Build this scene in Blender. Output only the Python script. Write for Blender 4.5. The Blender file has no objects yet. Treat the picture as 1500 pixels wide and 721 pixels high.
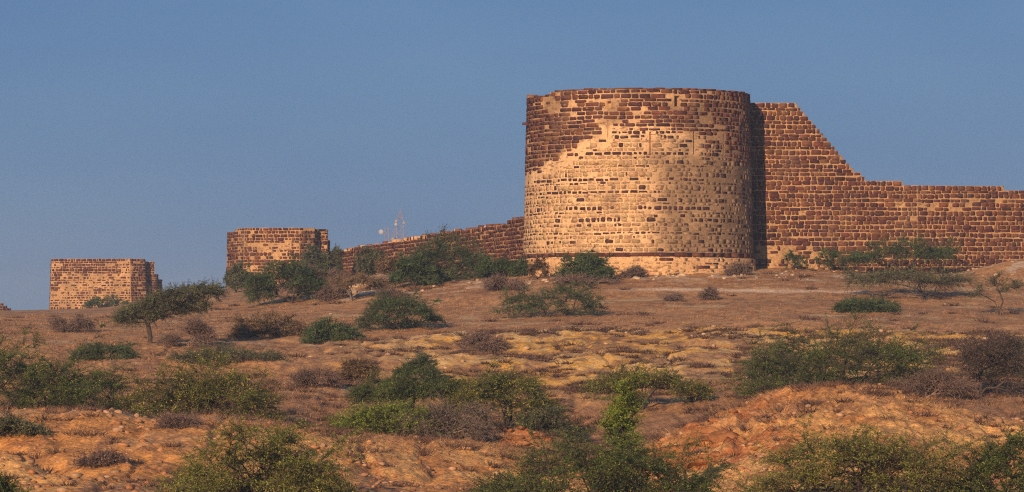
import bpy, math, random
import numpy as np
from mathutils import Vector

SC = bpy.context.scene
COL = SC.collection
F, PX0, HOR = 5000.0, 750.0, 462.0      # focal length and principal point, in photograph pixels
rnd = random.Random(11)

# ------------------------------------------------------------------ noise
def _hash(ix, iy, seed):
    h = (ix.astype(np.int64) * 374761393 + iy.astype(np.int64) * 668265263 + seed * 974711) & 0x7fffffff
    h = ((h ^ (h >> 13)) * 1274126177) & 0x7fffffff
    h = (h ^ (h >> 16)) & 0xffff
    return h / 65535.0

def vnoise(x, y, seed=0):
    x = np.asarray(x, float); y = np.asarray(y, float)
    ix = np.floor(x); iy = np.floor(y)
    fx = x - ix; fy = y - iy
    fx = fx * fx * fx * (fx * (fx * 6 - 15) + 10); fy = fy * fy * fy * (fy * (fy * 6 - 15) + 10)
    a = _hash(ix, iy, seed); b = _hash(ix + 1, iy, seed)
    c = _hash(ix, iy + 1, seed); d = _hash(ix + 1, iy + 1, seed)
    return a + (b - a) * fx + (c - a) * fy + (a - b - c + d) * fx * fy

def fbm(x, y, octv=4, seed=0, gain=.5):
    s = 0; a = 1.0; t = 0
    x = np.asarray(x, float); y = np.asarray(y, float)
    for k in range(octv):
        s = s + a * vnoise(x * 2 ** k + 17.3 * k, y * 2 ** k - 9.1 * k, seed + k * 7)
        t += a; a *= gain
    return s / t            # about 0..1, mean .5

def sstep(a, b, x):
    t = np.clip((np.asarray(x, float) - a) / (b - a), 0, 1)
    return t * t * (3 - 2 * t)

# ------------------------------------------------------------------ terrain table
KPX = np.array([-500, 0, 150, 300, 450, 600, 750, 850, 950, 1050, 1150, 1300, 1400, 1500, 2000], float)
def row(*v): return np.array(v, float)
KN = [
 (60,  row(*[905]*15)),
 (85,  row(*[835]*15)),
 (100, row(750,750,748,745,745,748,750,752,750,748,745,742,745,750,750)),
 (112, row(690,690,682,680,690,704,712,722,715,690,655,650,672,690,690)),
 (118, row(640,640,634,634,648,668,690,710,695,640,606,604,626,650,640)),
 (122, row(601,601,603,607,618,644,670,700,668,596,571,566,588,615,606)),
 (126, row(602,602,605,609,620,644,668,692,660,598,575,570,592,616,606)),
 (132, row(622,622,626,630,634,648,664,678,658,622,606,600,606,614,610)),
 (142, row(622,622,624,625,620,636,648,654,640,618,608,606,602,598,598)),
 (152, row(592,592,592,592,585,612,622,624,606,592,580,578,576,574,574)),
 (165, row(562,562,562,560,556,570,580,582,570,562,560,558,556,554,554)),
 (180, row(532,532,530,528,526,528,530,532,530,524,520,516,510,505,505)),
 (190, row(514,514,514,514,512,506,502,500,497,494,492,494,494,493,493)),
 (195, row(505,505,507,508,506,494,489,486,483,480,478,482,485,485,485)),
 (199, row(502,502,504,505,501,490,486,484,482,479,477,481,484,484,484)),
 (212, row(488,488,487,485,480,474,470,467,465,463,461,461,464,467,467)),
 (228, row(475,475,473,470,462,450,441,438,437,436,436,436,438,440,440)),
 (242, row(468,468,466,460,448,425,410,402,400,400,401,404,406,408,408)),
 (256, row(465,465,461,450,430,405,397,396,395,393,392,396,400,402,402)),
 (300, row(461,461,457,440,417,394,393,396,396,396,396,398,402,404,404)),
 (340, row(459,459,454,427,412,394,396,402,402,402,402,404,408,410,410)),
 (400, row(457,456,452,432,420,408,415,420,420,420,420,420,420,420,420)),
 (430, row(458,457,452,436,426,416,425,430,430,430,430,430,430,430,430)),
 (520, row(480,480,475,462,455,450,455,455,455,455,455,455,455,455,455)),
 (700, row(*[512]*15)),
 (1000, row(*[530]*15)),
 (3200, row(*[494]*15)),
]
TPX = np.arange(-500, 2001, 10.0)
TY = np.concatenate([np.arange(60, 450, 1.0), np.arange(450, 1000, 10.0), np.arange(1000, 3201, 100.0)])
_tab = np.zeros((len(TY), len(TPX)))
_ky = np.array([k[0] for k in KN], float)
for j, p in enumerate(TPX):
    rows = np.array([np.interp(p, KPX, k[1]) for k in KN])
    zk = (HOR - rows) / F * _ky
    _tab[:, j] = np.interp(TY, _ky, zk)
def _smooth(a, ax, n):
    for _ in range(n):
        b = np.concatenate([a.take([0], ax), a, a.take([-1], ax)], ax)
        m = a.shape[ax]
        a = .25 * b.take(range(0, m), ax) + .5 * b.take(range(1, m + 1), ax) + .25 * b.take(range(2, m + 2), ax)
    return a
_tab = _smooth(_smooth(_tab, 1, 14), 0, 4)

def base_height(x, y):
    x = np.asarray(x, float); y = np.asarray(y, float)
    ys = np.clip(y, 60, 3199)
    px = np.clip(PX0 + F * x / ys, -500, 1999.9)
    fi = np.interp(ys, TY, np.arange(len(TY))); i = np.minimum(fi.astype(int), len(TY) - 2); fy = fi - i
    fj = (px + 500) / 10.0; j = np.minimum(fj.astype(int), len(TPX) - 2); fx = fj - j
    z = (_tab[i, j] * (1 - fy) * (1 - fx) + _tab[i + 1, j] * fy * (1 - fx)
         + _tab[i, j + 1] * (1 - fy) * fx + _tab[i + 1, j + 1] * fy * fx)
    zn = np.interp(y, [-80, 12, 30, 60], [-1.7, -1.7, -3.2, -5.3])
    t = sstep(50, 62, y)
    return zn * (1 - t) + z * t

def bump(x, y, px, py, h, rx, ry):
    cx = (px - PX0) / F * py
    return h * np.exp(-((x - cx) / rx) ** 2 - ((y - py) / ry) ** 2)

def height(x, y):
    x = np.asarray(x, float); y = np.asarray(y, float)
    z = base_height(x, y)
    px = PX0 + F * x / np.maximum(y, 30)
    rough = sstep(95, 108, y) * (1 - sstep(196, 206, y))          # eroded foreground and scarp
    far = sstep(450, 520, y)
    z = z + (fbm(x / 9, y / 9, 3, 3) - .5) * (.30 + .45 * rough + .35 * rough * (1 - sstep(120, 130, y))) * (1 - far)
    z = z + (fbm(x / 2.6, y / 2.6, 3, 5) - .5) * (.12 + .16 * rough * sstep(120, 132, y) + .05 * rough) * (1 - far)
    # rills running down the scarp and the banks
    w = x + 1.6 * (fbm(x / 5, y / 7, 2, 9) - .5)
    rill = np.abs(vnoise(w / 1.9, y / 9, 21) - .5) * 2
    z = z - (1 - sstep(0, .35, rill)) * .16 * rough
    z = z + (fbm(x / .7, y / .7, 3, 31) - .5) * (.08 + .13 * rough) * (1 - far)
    z = z + (fbm(x / .22, y / .22, 2, 33) - .5) * (.06 + .07 * rough * (1 - sstep(122, 130, y))) * (1 - sstep(230, 262, y))
    # small rocky heap in the middle, hump at the far right in front of the wall
    hp = bump(x, y, 744, 139, .75, 1.3, 1.6) + bump(x, y, 800, 138, .40, 1.4, 1.4)
    z = z + hp * (.2 + 1.5 * fbm(x / .6, y / .6, 5, 41, .65))
    z = z + bump(x, y, 1500, 246, 1.25, 3.6, 5) + bump(x, y, 540, 250, .45, 2.2, 5)
    z = z + bump(x, y, 20, 110, .55, 1.6, 3)
    gx = x + 15.2 - (y - 111) * -.55                      # gully across the left bank
    z = z - .75 * np.exp(-(gx / .9) ** 2) * sstep(107, 110, y) * (1 - sstep(116, 119, y))
    mound = bump(x, y, 1180, 119, 1, 6.5, 5.5) * (1 - sstep(122.5, 125, y))
    z = z + mound * (np.abs(fbm(x / .9, y / .9, 5, 53, .62) - .5) - .12) * .9
    # ledges in the rocky face of the right mound
    m = bump(x, y, 1030, 119, 1, 3.0, 5)
    z = z + m * (np.abs(fbm(x / .8, y / .8, 4, 51, .6) - .5) - .1) * 1.3
    return z

def H(x, y): return float(height(np.array([x]), np.array([y]))[0])
def depth_for(px, r, y0=126.0):
    ys = np.arange(y0, 440, .5)
    xs = (px - PX0) / F * ys
    rr = HOR - F * base_height(xs, ys) / ys
    i = np.argmax(rr <= r)
    return float(ys[i])

# ------------------------------------------------------------------ helpers
def tag(o, label=None, cat=None, group=None, kind=None):
    if label: o['label'] = label
    if cat: o['category'] = cat
    if group: o['group'] = group
    if kind: o['kind'] = kind
    return o

def empty(name, loc, label, cat, group=None):
    o = bpy.data.objects.new(name, None); COL.objects.link(o)
    o.location = loc; o.empty_display_size = .5
    return tag(o, label, cat, group)

def mesh_obj(name, V, faces, mat, parent=None, col=None, smooth=False, offset=None):
    """V (n,3); faces: (m,k) array or a list of arrays of equal width; optional per-vertex colours."""
    V = np.asarray(V, np.float32)
    if offset is not None: V = V - np.asarray(offset, np.float32)
    if isinstance(faces, np.ndarray): faces = [faces]
    faces = [np.asarray(f, np.int32) for f in faces if len(f)]
    me = bpy.data.meshes.new(name)
    me.vertices.add(len(V)); me.vertices.foreach_set('co', V.ravel())
    loops = np.concatenate([f.ravel() for f in faces])
    tot = np.concatenate([np.full(len(f), f.shape[1], np.int32) for f in faces])
    st = np.concatenate([[0], np.cumsum(tot)[:-1]]).astype(np.int32)
    me.loops.add(len(loops)); me.loops.foreach_set('vertex_index', loops)
    me.polygons.add(len(tot)); me.polygons.foreach_set('loop_start', st); me.polygons.foreach_set('loop_total', tot)
    if smooth: me.polygons.foreach_set('use_smooth', np.ones(len(tot), bool))
    me.update(calc_edges=True); me.validate()
    if col is not None:
        a = me.color_attributes.new('Col', 'FLOAT_COLOR', 'POINT')
        c = np.ones((len(V), 4), np.float32); c[:, :3] = col
        a.data.foreach_set('color', c.ravel())
    me.materials.append(mat)
    o = bpy.data.objects.new(name, me); COL.objects.link(o)
    if parent: o.parent = parent
    return o

# ------------------------------------------------------------------ materials
def new_mat(name):
    m = bpy.data.materials.new(name); m.use_nodes = True
    nt = m.node_tree; nt.nodes.clear()
    return m, nt, nt.nodes, nt.links

def attr_mat(name, scales=((3, .35), (14, .35)), bump_d=.03, bump_s=10, rough=.95, spec=.15, warp_tint=None):
    m, nt, N, L = new_mat(name)
    out = N.new('ShaderNodeOutputMaterial'); b = N.new('ShaderNodeBsdfPrincipled')
    b.inputs['Roughness'].default_value = rough; b.inputs['Specular IOR Level'].default_value = spec
    L.new(b.outputs[0], out.inputs[0])
    at = N.new('ShaderNodeAttribute'); at.attribute_name = 'Col'
    tc = N.new('ShaderNodeTexCoord')
    cur = at.outputs['Color']
    for sc, amt in scales:
        nz = N.new('ShaderNodeTexNoise'); nz.inputs['Scale'].default_value = sc; nz.inputs['Detail'].default_value = 5
        nz.inputs['Roughness'].default_value = .65
        L.new(tc.outputs['Object'], nz.inputs['Vector'])
        mr = N.new('ShaderNodeMapRange'); mr.inputs[1].default_value = .28; mr.inputs[2].default_value = .75
        mr.inputs[3].default_value = 1 - amt; mr.inputs[4].default_value = 1 + amt
        L.new(nz.outputs['Fac'], mr.inputs[0])
        mx = N.new('ShaderNodeMix'); mx.data_type = 'RGBA'; mx.blend_type = 'MULTIPLY'; mx.inputs[0].default_value = 1
        L.new(cur, mx.inputs[6]); L.new(mr.outputs[0], mx.inputs[7]); cur = mx.outputs[2]
    L.new(cur, b.inputs['Base Color'])
    nb = N.new('ShaderNodeTexNoise'); nb.inputs['Scale'].default_value = bump_s; nb.inputs['Detail'].default_value = 6
    L.new(tc.outputs['Object'], nb.inputs['Vector'])
    bp = N.new('ShaderNodeBump'); bp.inputs['Strength'].default_value = 1; bp.inputs['Distance'].default_value = bump_d
    L.new(nb.outputs['Fac'], bp.inputs['Height']); L.new(bp.outputs[0], b.inputs['Normal'])
    return m

def leaf_mat(name, cols, trans=.30, clump=.75):
    """per-leaf colour from a ramp (position, colour) by island, with lighter and darker patches through the crown."""
    m, nt, N, L = new_mat(name)
    out = N.new('ShaderNodeOutputMaterial')
    g = N.new('ShaderNodeNewGeometry'); rp = N.new('ShaderNodeValToRGB'); rp.color_ramp.interpolation = 'LINEAR'
    el = rp.color_ramp.elements
    while len(el) < len(cols): el.new(.5)
    for e, (p, c) in zip(el, cols): e.position = p; e.color = (*c, 1)
    L.new(g.outputs['Random Per Island'], rp.inputs[0])
    tc = N.new('ShaderNodeTexCoord'); nz = N.new('ShaderNodeTexNoise'); nz.inputs['Scale'].default_value = 1.3; nz.inputs['Detail'].default_value = 2
    L.new(tc.outputs['Object'], nz.inputs['Vector'])
    mr = N.new('ShaderNodeMapRange'); mr.inputs[1].default_value = .3; mr.inputs[2].default_value = .7
    mr.inputs[3].default_value = 1 - clump * .6; mr.inputs[4].default_value = 1 + clump
    L.new(nz.outputs['Fac'], mr.inputs[0])
    mx = N.new('ShaderNodeMix'); mx.data_type = 'RGBA'; mx.blend_type = 'MULTIPLY'; mx.inputs[0].default_value = 1
    L.new(rp.outputs[0], mx.inputs[6]); L.new(mr.outputs[0], mx.inputs[7])
    d = N.new('ShaderNodeBsdfPrincipled'); d.inputs['Roughness'].default_value = .6; d.inputs['Specular IOR Level'].default_value = .25
    t = N.new('ShaderNodeBsdfTranslucent'); s = N.new('ShaderNodeMixShader'); s.inputs[0].default_value = trans
    L.new(mx.outputs[2], d.inputs['Base Color']); L.new(mx.outputs[2], t.inputs['Color'])
    L.new(d.outputs[0], s.inputs[1]); L.new(t.outputs[0], s.inputs[2]); L.new(s.outputs[0], out.inputs[0])
    return m

def plain_mat(name, c, rough=.8, var=.25, scale=6, metal=0):
    m, nt, N, L = new_mat(name)
    out = N.new('ShaderNodeOutputMaterial'); b = N.new('ShaderNodeBsdfPrincipled')
    b.inputs['Roughness'].default_value = rough; b.inputs['Metallic'].default_value = metal
    b.inputs['Specular IOR Level'].default_value = .2
    tc = N.new('ShaderNodeTexCoord'); nz = N.new('ShaderNodeTexNoise'); nz.inputs['Scale'].default_value = scale; nz.inputs['Detail'].default_value = 4
    L.new(tc.outputs['Object'], nz.inputs['Vector'])
    rp = N.new('ShaderNodeValToRGB')
    rp.color_ramp.elements[0].position = .3; rp.color_ramp.elements[0].color = (*[v * (1 - var) for v in c], 1)
    rp.color_ramp.elements[1].position = .7; rp.color_ramp.elements[1].color = (*[v * (1 + var) for v in c], 1)
    L.new(nz.outputs['Fac'], rp.inputs[0]); L.new(rp.outputs[0], b.inputs['Base Color']); L.new(b.outputs[0], out.inputs[0])
    return m

def weather(m, smear, pits):
    nt = m.node_tree; N, L = nt.nodes, nt.links
    b = [n for n in N if n.type == 'BSDF_PRINCIPLED'][0]; tc = [n for n in N if n.type == 'TEX_COORD'][0]
    src = b.inputs['Base Color'].links[0].from_socket
    def noise(sc, lo, hi, amt, seed, stretch):
        mp = N.new('ShaderNodeMapping'); mp.inputs['Location'].default_value = (seed, seed * 2, seed * 3); mp.inputs['Scale'].default_value = (1, 1, stretch)
        L.new(tc.outputs['Object'], mp.inputs[0])
        n = N.new('ShaderNodeTexNoise'); n.inputs['Scale'].default_value = sc; n.inputs['Detail'].default_value = 7; n.inputs['Roughness'].default_value = .62
        L.new(mp.outputs[0], n.inputs['Vector'])
        r = N.new('ShaderNodeMapRange'); r.inputs[1].default_value = lo; r.inputs[2].default_value = hi; r.inputs[3].default_value = 0; r.inputs[4].default_value = amt
        L.new(n.outputs['Fac'], r.inputs[0]); return r.outputs[0]
    def over(cur, fac, col):
        x = N.new('ShaderNodeMix'); x.data_type = 'RGBA'; L.new(fac, x.inputs[0]); L.new(cur, x.inputs[6]); x.inputs[7].default_value = (*col, 1); return x.outputs[2]
    cur = over(src, noise(1.7, .60, .66, smear, 3.1, 1.6), (.47, .30, .155))
    cur = over(cur, noise(2.4, .57, .61, pits, 7.7, 2.4), (.105, .048, .034))
    cur = over(cur, noise(6.5, .60, .64, .8, 9.3, 1.5), (.13, .065, .045))
    cur = over(cur, noise(.55, .52, .70, .45, 5.2, .5), (.23, .135, .085))
    L.new(cur, b.inputs['Base Color'])
M_STONE = attr_mat('weathered_masonry', ((1.1, .16), (7, .26)), .035, 9)
weather(M_STONE, .5, .7)
M_WALL = attr_mat('old_wall_masonry', ((1.1, .2), (7, .3)), .035, 9)
weather(M_WALL, .15, .7)
M_GROUND = attr_mat('dry_earth', ((1.5, .22), (6, .38), (22, .3)), .07, 7)
M_ROCK = attr_mat('rock', ((2, .3), (12, .3)), .03, 12)
M_GRASS = leaf_mat('dry_grass', [(0, (.24, .12, .055)), (.45, (.38, .195, .085)), (.8, (.47, .26, .12)), (1, (.54, .33, .16))], .25, .35)
M_SCRUB = leaf_mat('dry_scrub', [(0, (.06, .034, .027)), (.5, (.11, .06, .043)), (1, (.18, .105, .07))], .1, .4)
LEAF = {
 'dark':  leaf_mat('leaves_dark_green', [(0, (0.043, 0.069, 0.020)), (.6, (0.085, 0.117, 0.025)), (.95, (0.147, 0.173, 0.033)), (1, (0.372, 0.285, 0.050))]),
 'olive': leaf_mat('leaves_olive', [(0, (0.070, 0.087, 0.022)), (.55, (0.132, 0.150, 0.027)), (.88, (0.217, 0.217, 0.037)), (.94, (0.527, 0.330, 0.056)), (1, (0.651, 0.405, 0.088))]),
 'bright': leaf_mat('leaves_bright_green', [(0, (0.093, 0.135, 0.019)), (.6, (0.178, 0.232, 0.027)), (1, (0.295, 0.300, 0.044))]),
 'fresh': leaf_mat('leaves_yellow_green', [(0, (0.093, 0.108, 0.022)), (.6, (0.171, 0.188, 0.033)), (1, (0.310, 0.285, 0.056))]),
 'grey':  leaf_mat('leaves_grey_green', [(0, (0.065, 0.072, 0.037)), (.6, (0.116, 0.120, 0.056)), (1, (0.202, 0.188, 0.088))]),
 'deep':  leaf_mat('leaves_deep_green', [(0, (0.046, 0.075, 0.027)), (.7, (0.078, 0.112, 0.037)), (1, (0.124, 0.150, 0.050))]),
 'rust':  leaf_mat('leaves_dry_rust', [(0, (0.112, 0.075, 0.037)), (.6, (0.200, 0.125, 0.062)), (1, (0.300, 0.188, 0.088))]),
 'dry':   leaf_mat('leaves_withered', [(0, (0.106, 0.069, 0.060)), (.6, (0.175, 0.115, 0.094)), (1, (0.250, 0.175, 0.131))]),
}
M_BARK = plain_mat('bark_dark', (.075, .055, .045), .9, .35)
M_BARKG = plain_mat('bark_grey', (.20, .155, .125), .9, .35)
M_DEAD = plain_mat('dead_twigs', (.20, .13, .10), .9, .35)
M_MAST = plain_mat('mast_paint', (.30, .22, .23), .6, .15)
M_WHITE = plain_mat('white_paint', (.36, .34, .36), .5, .06)
M_STEEL = plain_mat('dull_steel', (.28, .25, .26), .6, .15)

# ------------------------------------------------------------------ ground
def make_ground():
    t_in = np.linspace(-.165, .165, 720)
    t_out = np.array([.17, .18, .19, .2, .22, .25, .3, .36, .45, .6, .8, 1.1])
    T = np.concatenate([-t_out[::-1], t_in, t_out])
    Y = np.concatenate([np.array([-80, -40, -10, 10, 20, 30, 40, 50, 60, 68, 76, 84]), np.arange(90, 100, 1.),
                        np.arange(100, 128, .17), np.arange(128, 200, .3), np.arange(200, 262, .36), np.arange(262, 440, 1.0),
                        np.arange(440, 560, 6.), np.array([580, 620, 680, 760, 860, 1000, 1300, 1800, 2400, 3199.])])
    TT, YY = np.meshgrid(T, Y)
    X = TT * np.maximum(YY, 60)
    Z = height(X, YY)
    n, m = X.shape
    V = np.stack([X, YY, Z], -1).reshape(-1, 3)
    idx = np.arange(n * m).reshape(n, m)
    Fc = np.stack([idx[:-1, :-1], idx[:-1, 1:], idx[1:, 1:], idx[1:, :-1]], -1).reshape(-1, 4)
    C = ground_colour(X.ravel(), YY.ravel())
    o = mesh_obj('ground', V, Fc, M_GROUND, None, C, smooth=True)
    tag(o, kind='structure')

def mix(a, b, t): return a + (np.asarray(b) - a) * t[:, None]

def ochre_zone(x, y):
    px = PX0 + F * x / np.maximum(y, 30)
    edge = (fbm(x / 6, y / 4, 3, 61) - .5) * 10
    z = sstep(158, 174, y + edge) * (1 - sstep(196.5, 198.5, y + edge * .12)) * sstep(430, 640, px + edge * 10)
    return z

def ground_colour(x, y):
    px = PX0 + F * x / np.maximum(y, 30)
    n1 = fbm(x / 7, y / 7, 4, 101); n2 = fbm(x / 1.3, y / 1.6, 4, 111); n3 = fbm(x / .45, y / .6, 3, 121)
    nb = fbm(x / 10, y / 2.0, 4, 131)                                           # long streaks across the plateau
    c = np.tile(np.array([.50, .255, .105]), (len(x), 1))                         # dry grass over brown earth
    c = mix(c, (.34, .175, .085), sstep(.45, .7, n1) * .8)
    c = mix(c, (.58, .33, .145), sstep(.52, .72, n2) * .6)
    c = mix(c, (.17, .09, .065), sstep(.52, .70, n3) * .6)
    plat = sstep(198, 204, y)
    c = mix(c, (.36, .185, .085), plat * sstep(.5, .62, nb) * .8)
    c = mix(c, (.54, .36, .19), plat * sstep(.60, .67, nb * .6 + n2 * .4) * .85)    # bare pale crust
    # rubble slopes below the walls
    slope = sstep(234, 242, y) * sstep(470, 520, px) * (1 - sstep(300, 330, y))
    c = mix(c, (.58, .43, .30), slope * sstep(.54, .62, n2) * .8)
    # pale footpath across the plateau
    pathy = 231.5 + .5 * np.sin(x / 5)
    c = mix(c, (.74, .54, .36), np.exp(-((y - pathy) / .85) ** 2) * sstep(870, 930, px) * (1 - sstep(1250, 1290, px)) * (.65 + .35 * sstep(.35, .5, n2)))
    # darker brown ground colour in the hollow behind the banks
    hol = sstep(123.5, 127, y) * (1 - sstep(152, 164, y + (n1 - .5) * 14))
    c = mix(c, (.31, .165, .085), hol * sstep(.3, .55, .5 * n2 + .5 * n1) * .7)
    # ochre scarp
    oz = ochre_zone(x, y)
    oc = np.tile(np.array([.76, .40, .085]), (len(x), 1))
    oc = mix(oc, (.70, .46, .20), sstep(.46, .62, n1 * .5 + n3 * .5) * .8)
    oc = mix(oc, (.42, .20, .085), sstep(.5, .66, n2) * .7)
    oc = mix(oc, (.16, .085, .06), sstep(.58, .66, fbm(x / .9, y / 1.1, 3, 161)) * .7)
    c = c + (oc - c) * (oz * sstep(.15, .36, fbm(x / 3.2, y / 3.2, 4, 141) + .12 * sstep(186, 196, y)))[:, None]
    # lip of the scarp
    c = mix(c, (.66, .48, .25), np.exp(-((y - 196.3 - .8 * (n1 - .5)) / .8) ** 2) * sstep(520, 760, px) * (.5 + .5 * sstep(.42, .52, n2)))
    # left of the lip: a dull pale edge
    c = mix(c, (.50, .35, .21), np.exp(-((y - 197) / .8) ** 2) * (1 - sstep(560, 640, px)) * sstep(.5, .56, n2) * .8)
    # foreground banks: orange laterite soil
    fg = 1 - sstep(120, 129, y + (n1 - .5) * 6)
    red = np.tile(np.array([.58, .27, .085]), (len(x), 1))
    red = mix(red, (.68, .37, .13), sstep(.45, .62, n1))
    red = mix(red, (.44, .185, .06), sstep(.52, .68, n2) * .8)
    red = mix(red, (.27, .13, .065), sstep(.54, .70, n3) * .5)
    c = c + (red - c) * (fg * sstep(.25, .45, fbm(x / 4, y / 4, 3, 151)))[:, None]
    # rocky red patch on the right mound and the little heap
    rr = bump(x, y, 1030, 119, 1, 2.6, 6); rr = np.clip(rr * 1.5, 0, 1)
    c = c + (np.array([.43, .15, .05]) - c) * (rr * sstep(.42, .55, n2))[:, None]
    hp = np.clip(1.6 * bump(x, y, 755, 138.5, 1, 1.7, 1.7), 0, 1)
    c = c + (np.array([.55, .20, .05]) - c) * (hp * sstep(.35, .5, n2))[:, None]
    # track behind the left bank
    c = mix(c, (.50, .33, .20), np.exp(-((y - 124.5 - .01 * (px - 300)) / 1.1) ** 2) * (1 - sstep(640, 760, px)) * (.35 + .65 * sstep(.45, .55, n2)))
    c = mix(c, (.48, .30, .17), np.exp(-((y - 158 - .02 * (px - 470)) / 1.3) ** 2) * sstep(395, 430, px) * (1 - sstep(560, 620, px)) * .8)
    return np.clip(c, .02, .8)

# ------------------------------------------------------------------ masonry
DARK = [(.092, .030, .024), (.13, .043, .028), (.068, .027, .026), (.155, .058, .03), (.105, .036, .034), (.18, .072, .036)]
CREAM = [(.56, .345, .175), (.60, .375, .19), (.52, .31, .155), (.58, .36, .185)]
MORTAR = np.array([.69, .44, .235])

class Masonry:
    """Courses of separate stones set in a mortar core, collected as one mesh with a colour per vertex."""
    def __init__(s):
        s.V = []; s.C = []; s.F4 = []; s.F8 = []
    def vert(s, p, c):
        s.V.append(p); s.C.append(c); return len(s.V) - 1
    def quad(s, a, b, c, d): s.F4.append((a, b, c, d))
    def stone(s, P, u0, u1, z0, z1, prot, col, rg, back=.06):
        w = u1 - u0; h = z1 - z0
        k = min(w, h) * .28; ro = .012 if prot > .025 else .001
        q = [(u0 + k * rg.uniform(.4, 1), z0), (u1 - k * rg.uniform(.4, 1), z0), (u1, z0 + k * rg.uniform(.4, 1)), (u1, z1 - k * rg.uniform(.4, 1)),
             (u1 - k * rg.uniform(.4, 1), z1), (u0 + k * rg.uniform(.4, 1), z1), (u0, z1 - k * rg.uniform(.4, 1)), (u0, z0 + k * rg.uniform(.4, 1))]
        j = h * .09
        fr = []; bk = []
        for (u, z) in q:
            uu = u + rg.uniform(-j, j); zz = z + rg.uniform(-j, j)
            fr.append(s.vert(P(uu, zz, prot + rg.uniform(-ro, ro)), col))
            bk.append(s.vert(P(uu, zz, -back), col))
        s.F8.append(tuple(fr))
        for i in range(8):
            n = (i + 1) % 8
            s.F4.append((bk[i], bk[n], fr[n], fr[i]))
    def build(s, name, parent, offset, mat=None):
        return mesh_obj(name, np.array(s.V), [np.array(s.F4), np.array(s.F8)] if s.F8 else np.array(s.F4), mat or M_STONE, parent, np.array(s.C), offset=offset)

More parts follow.
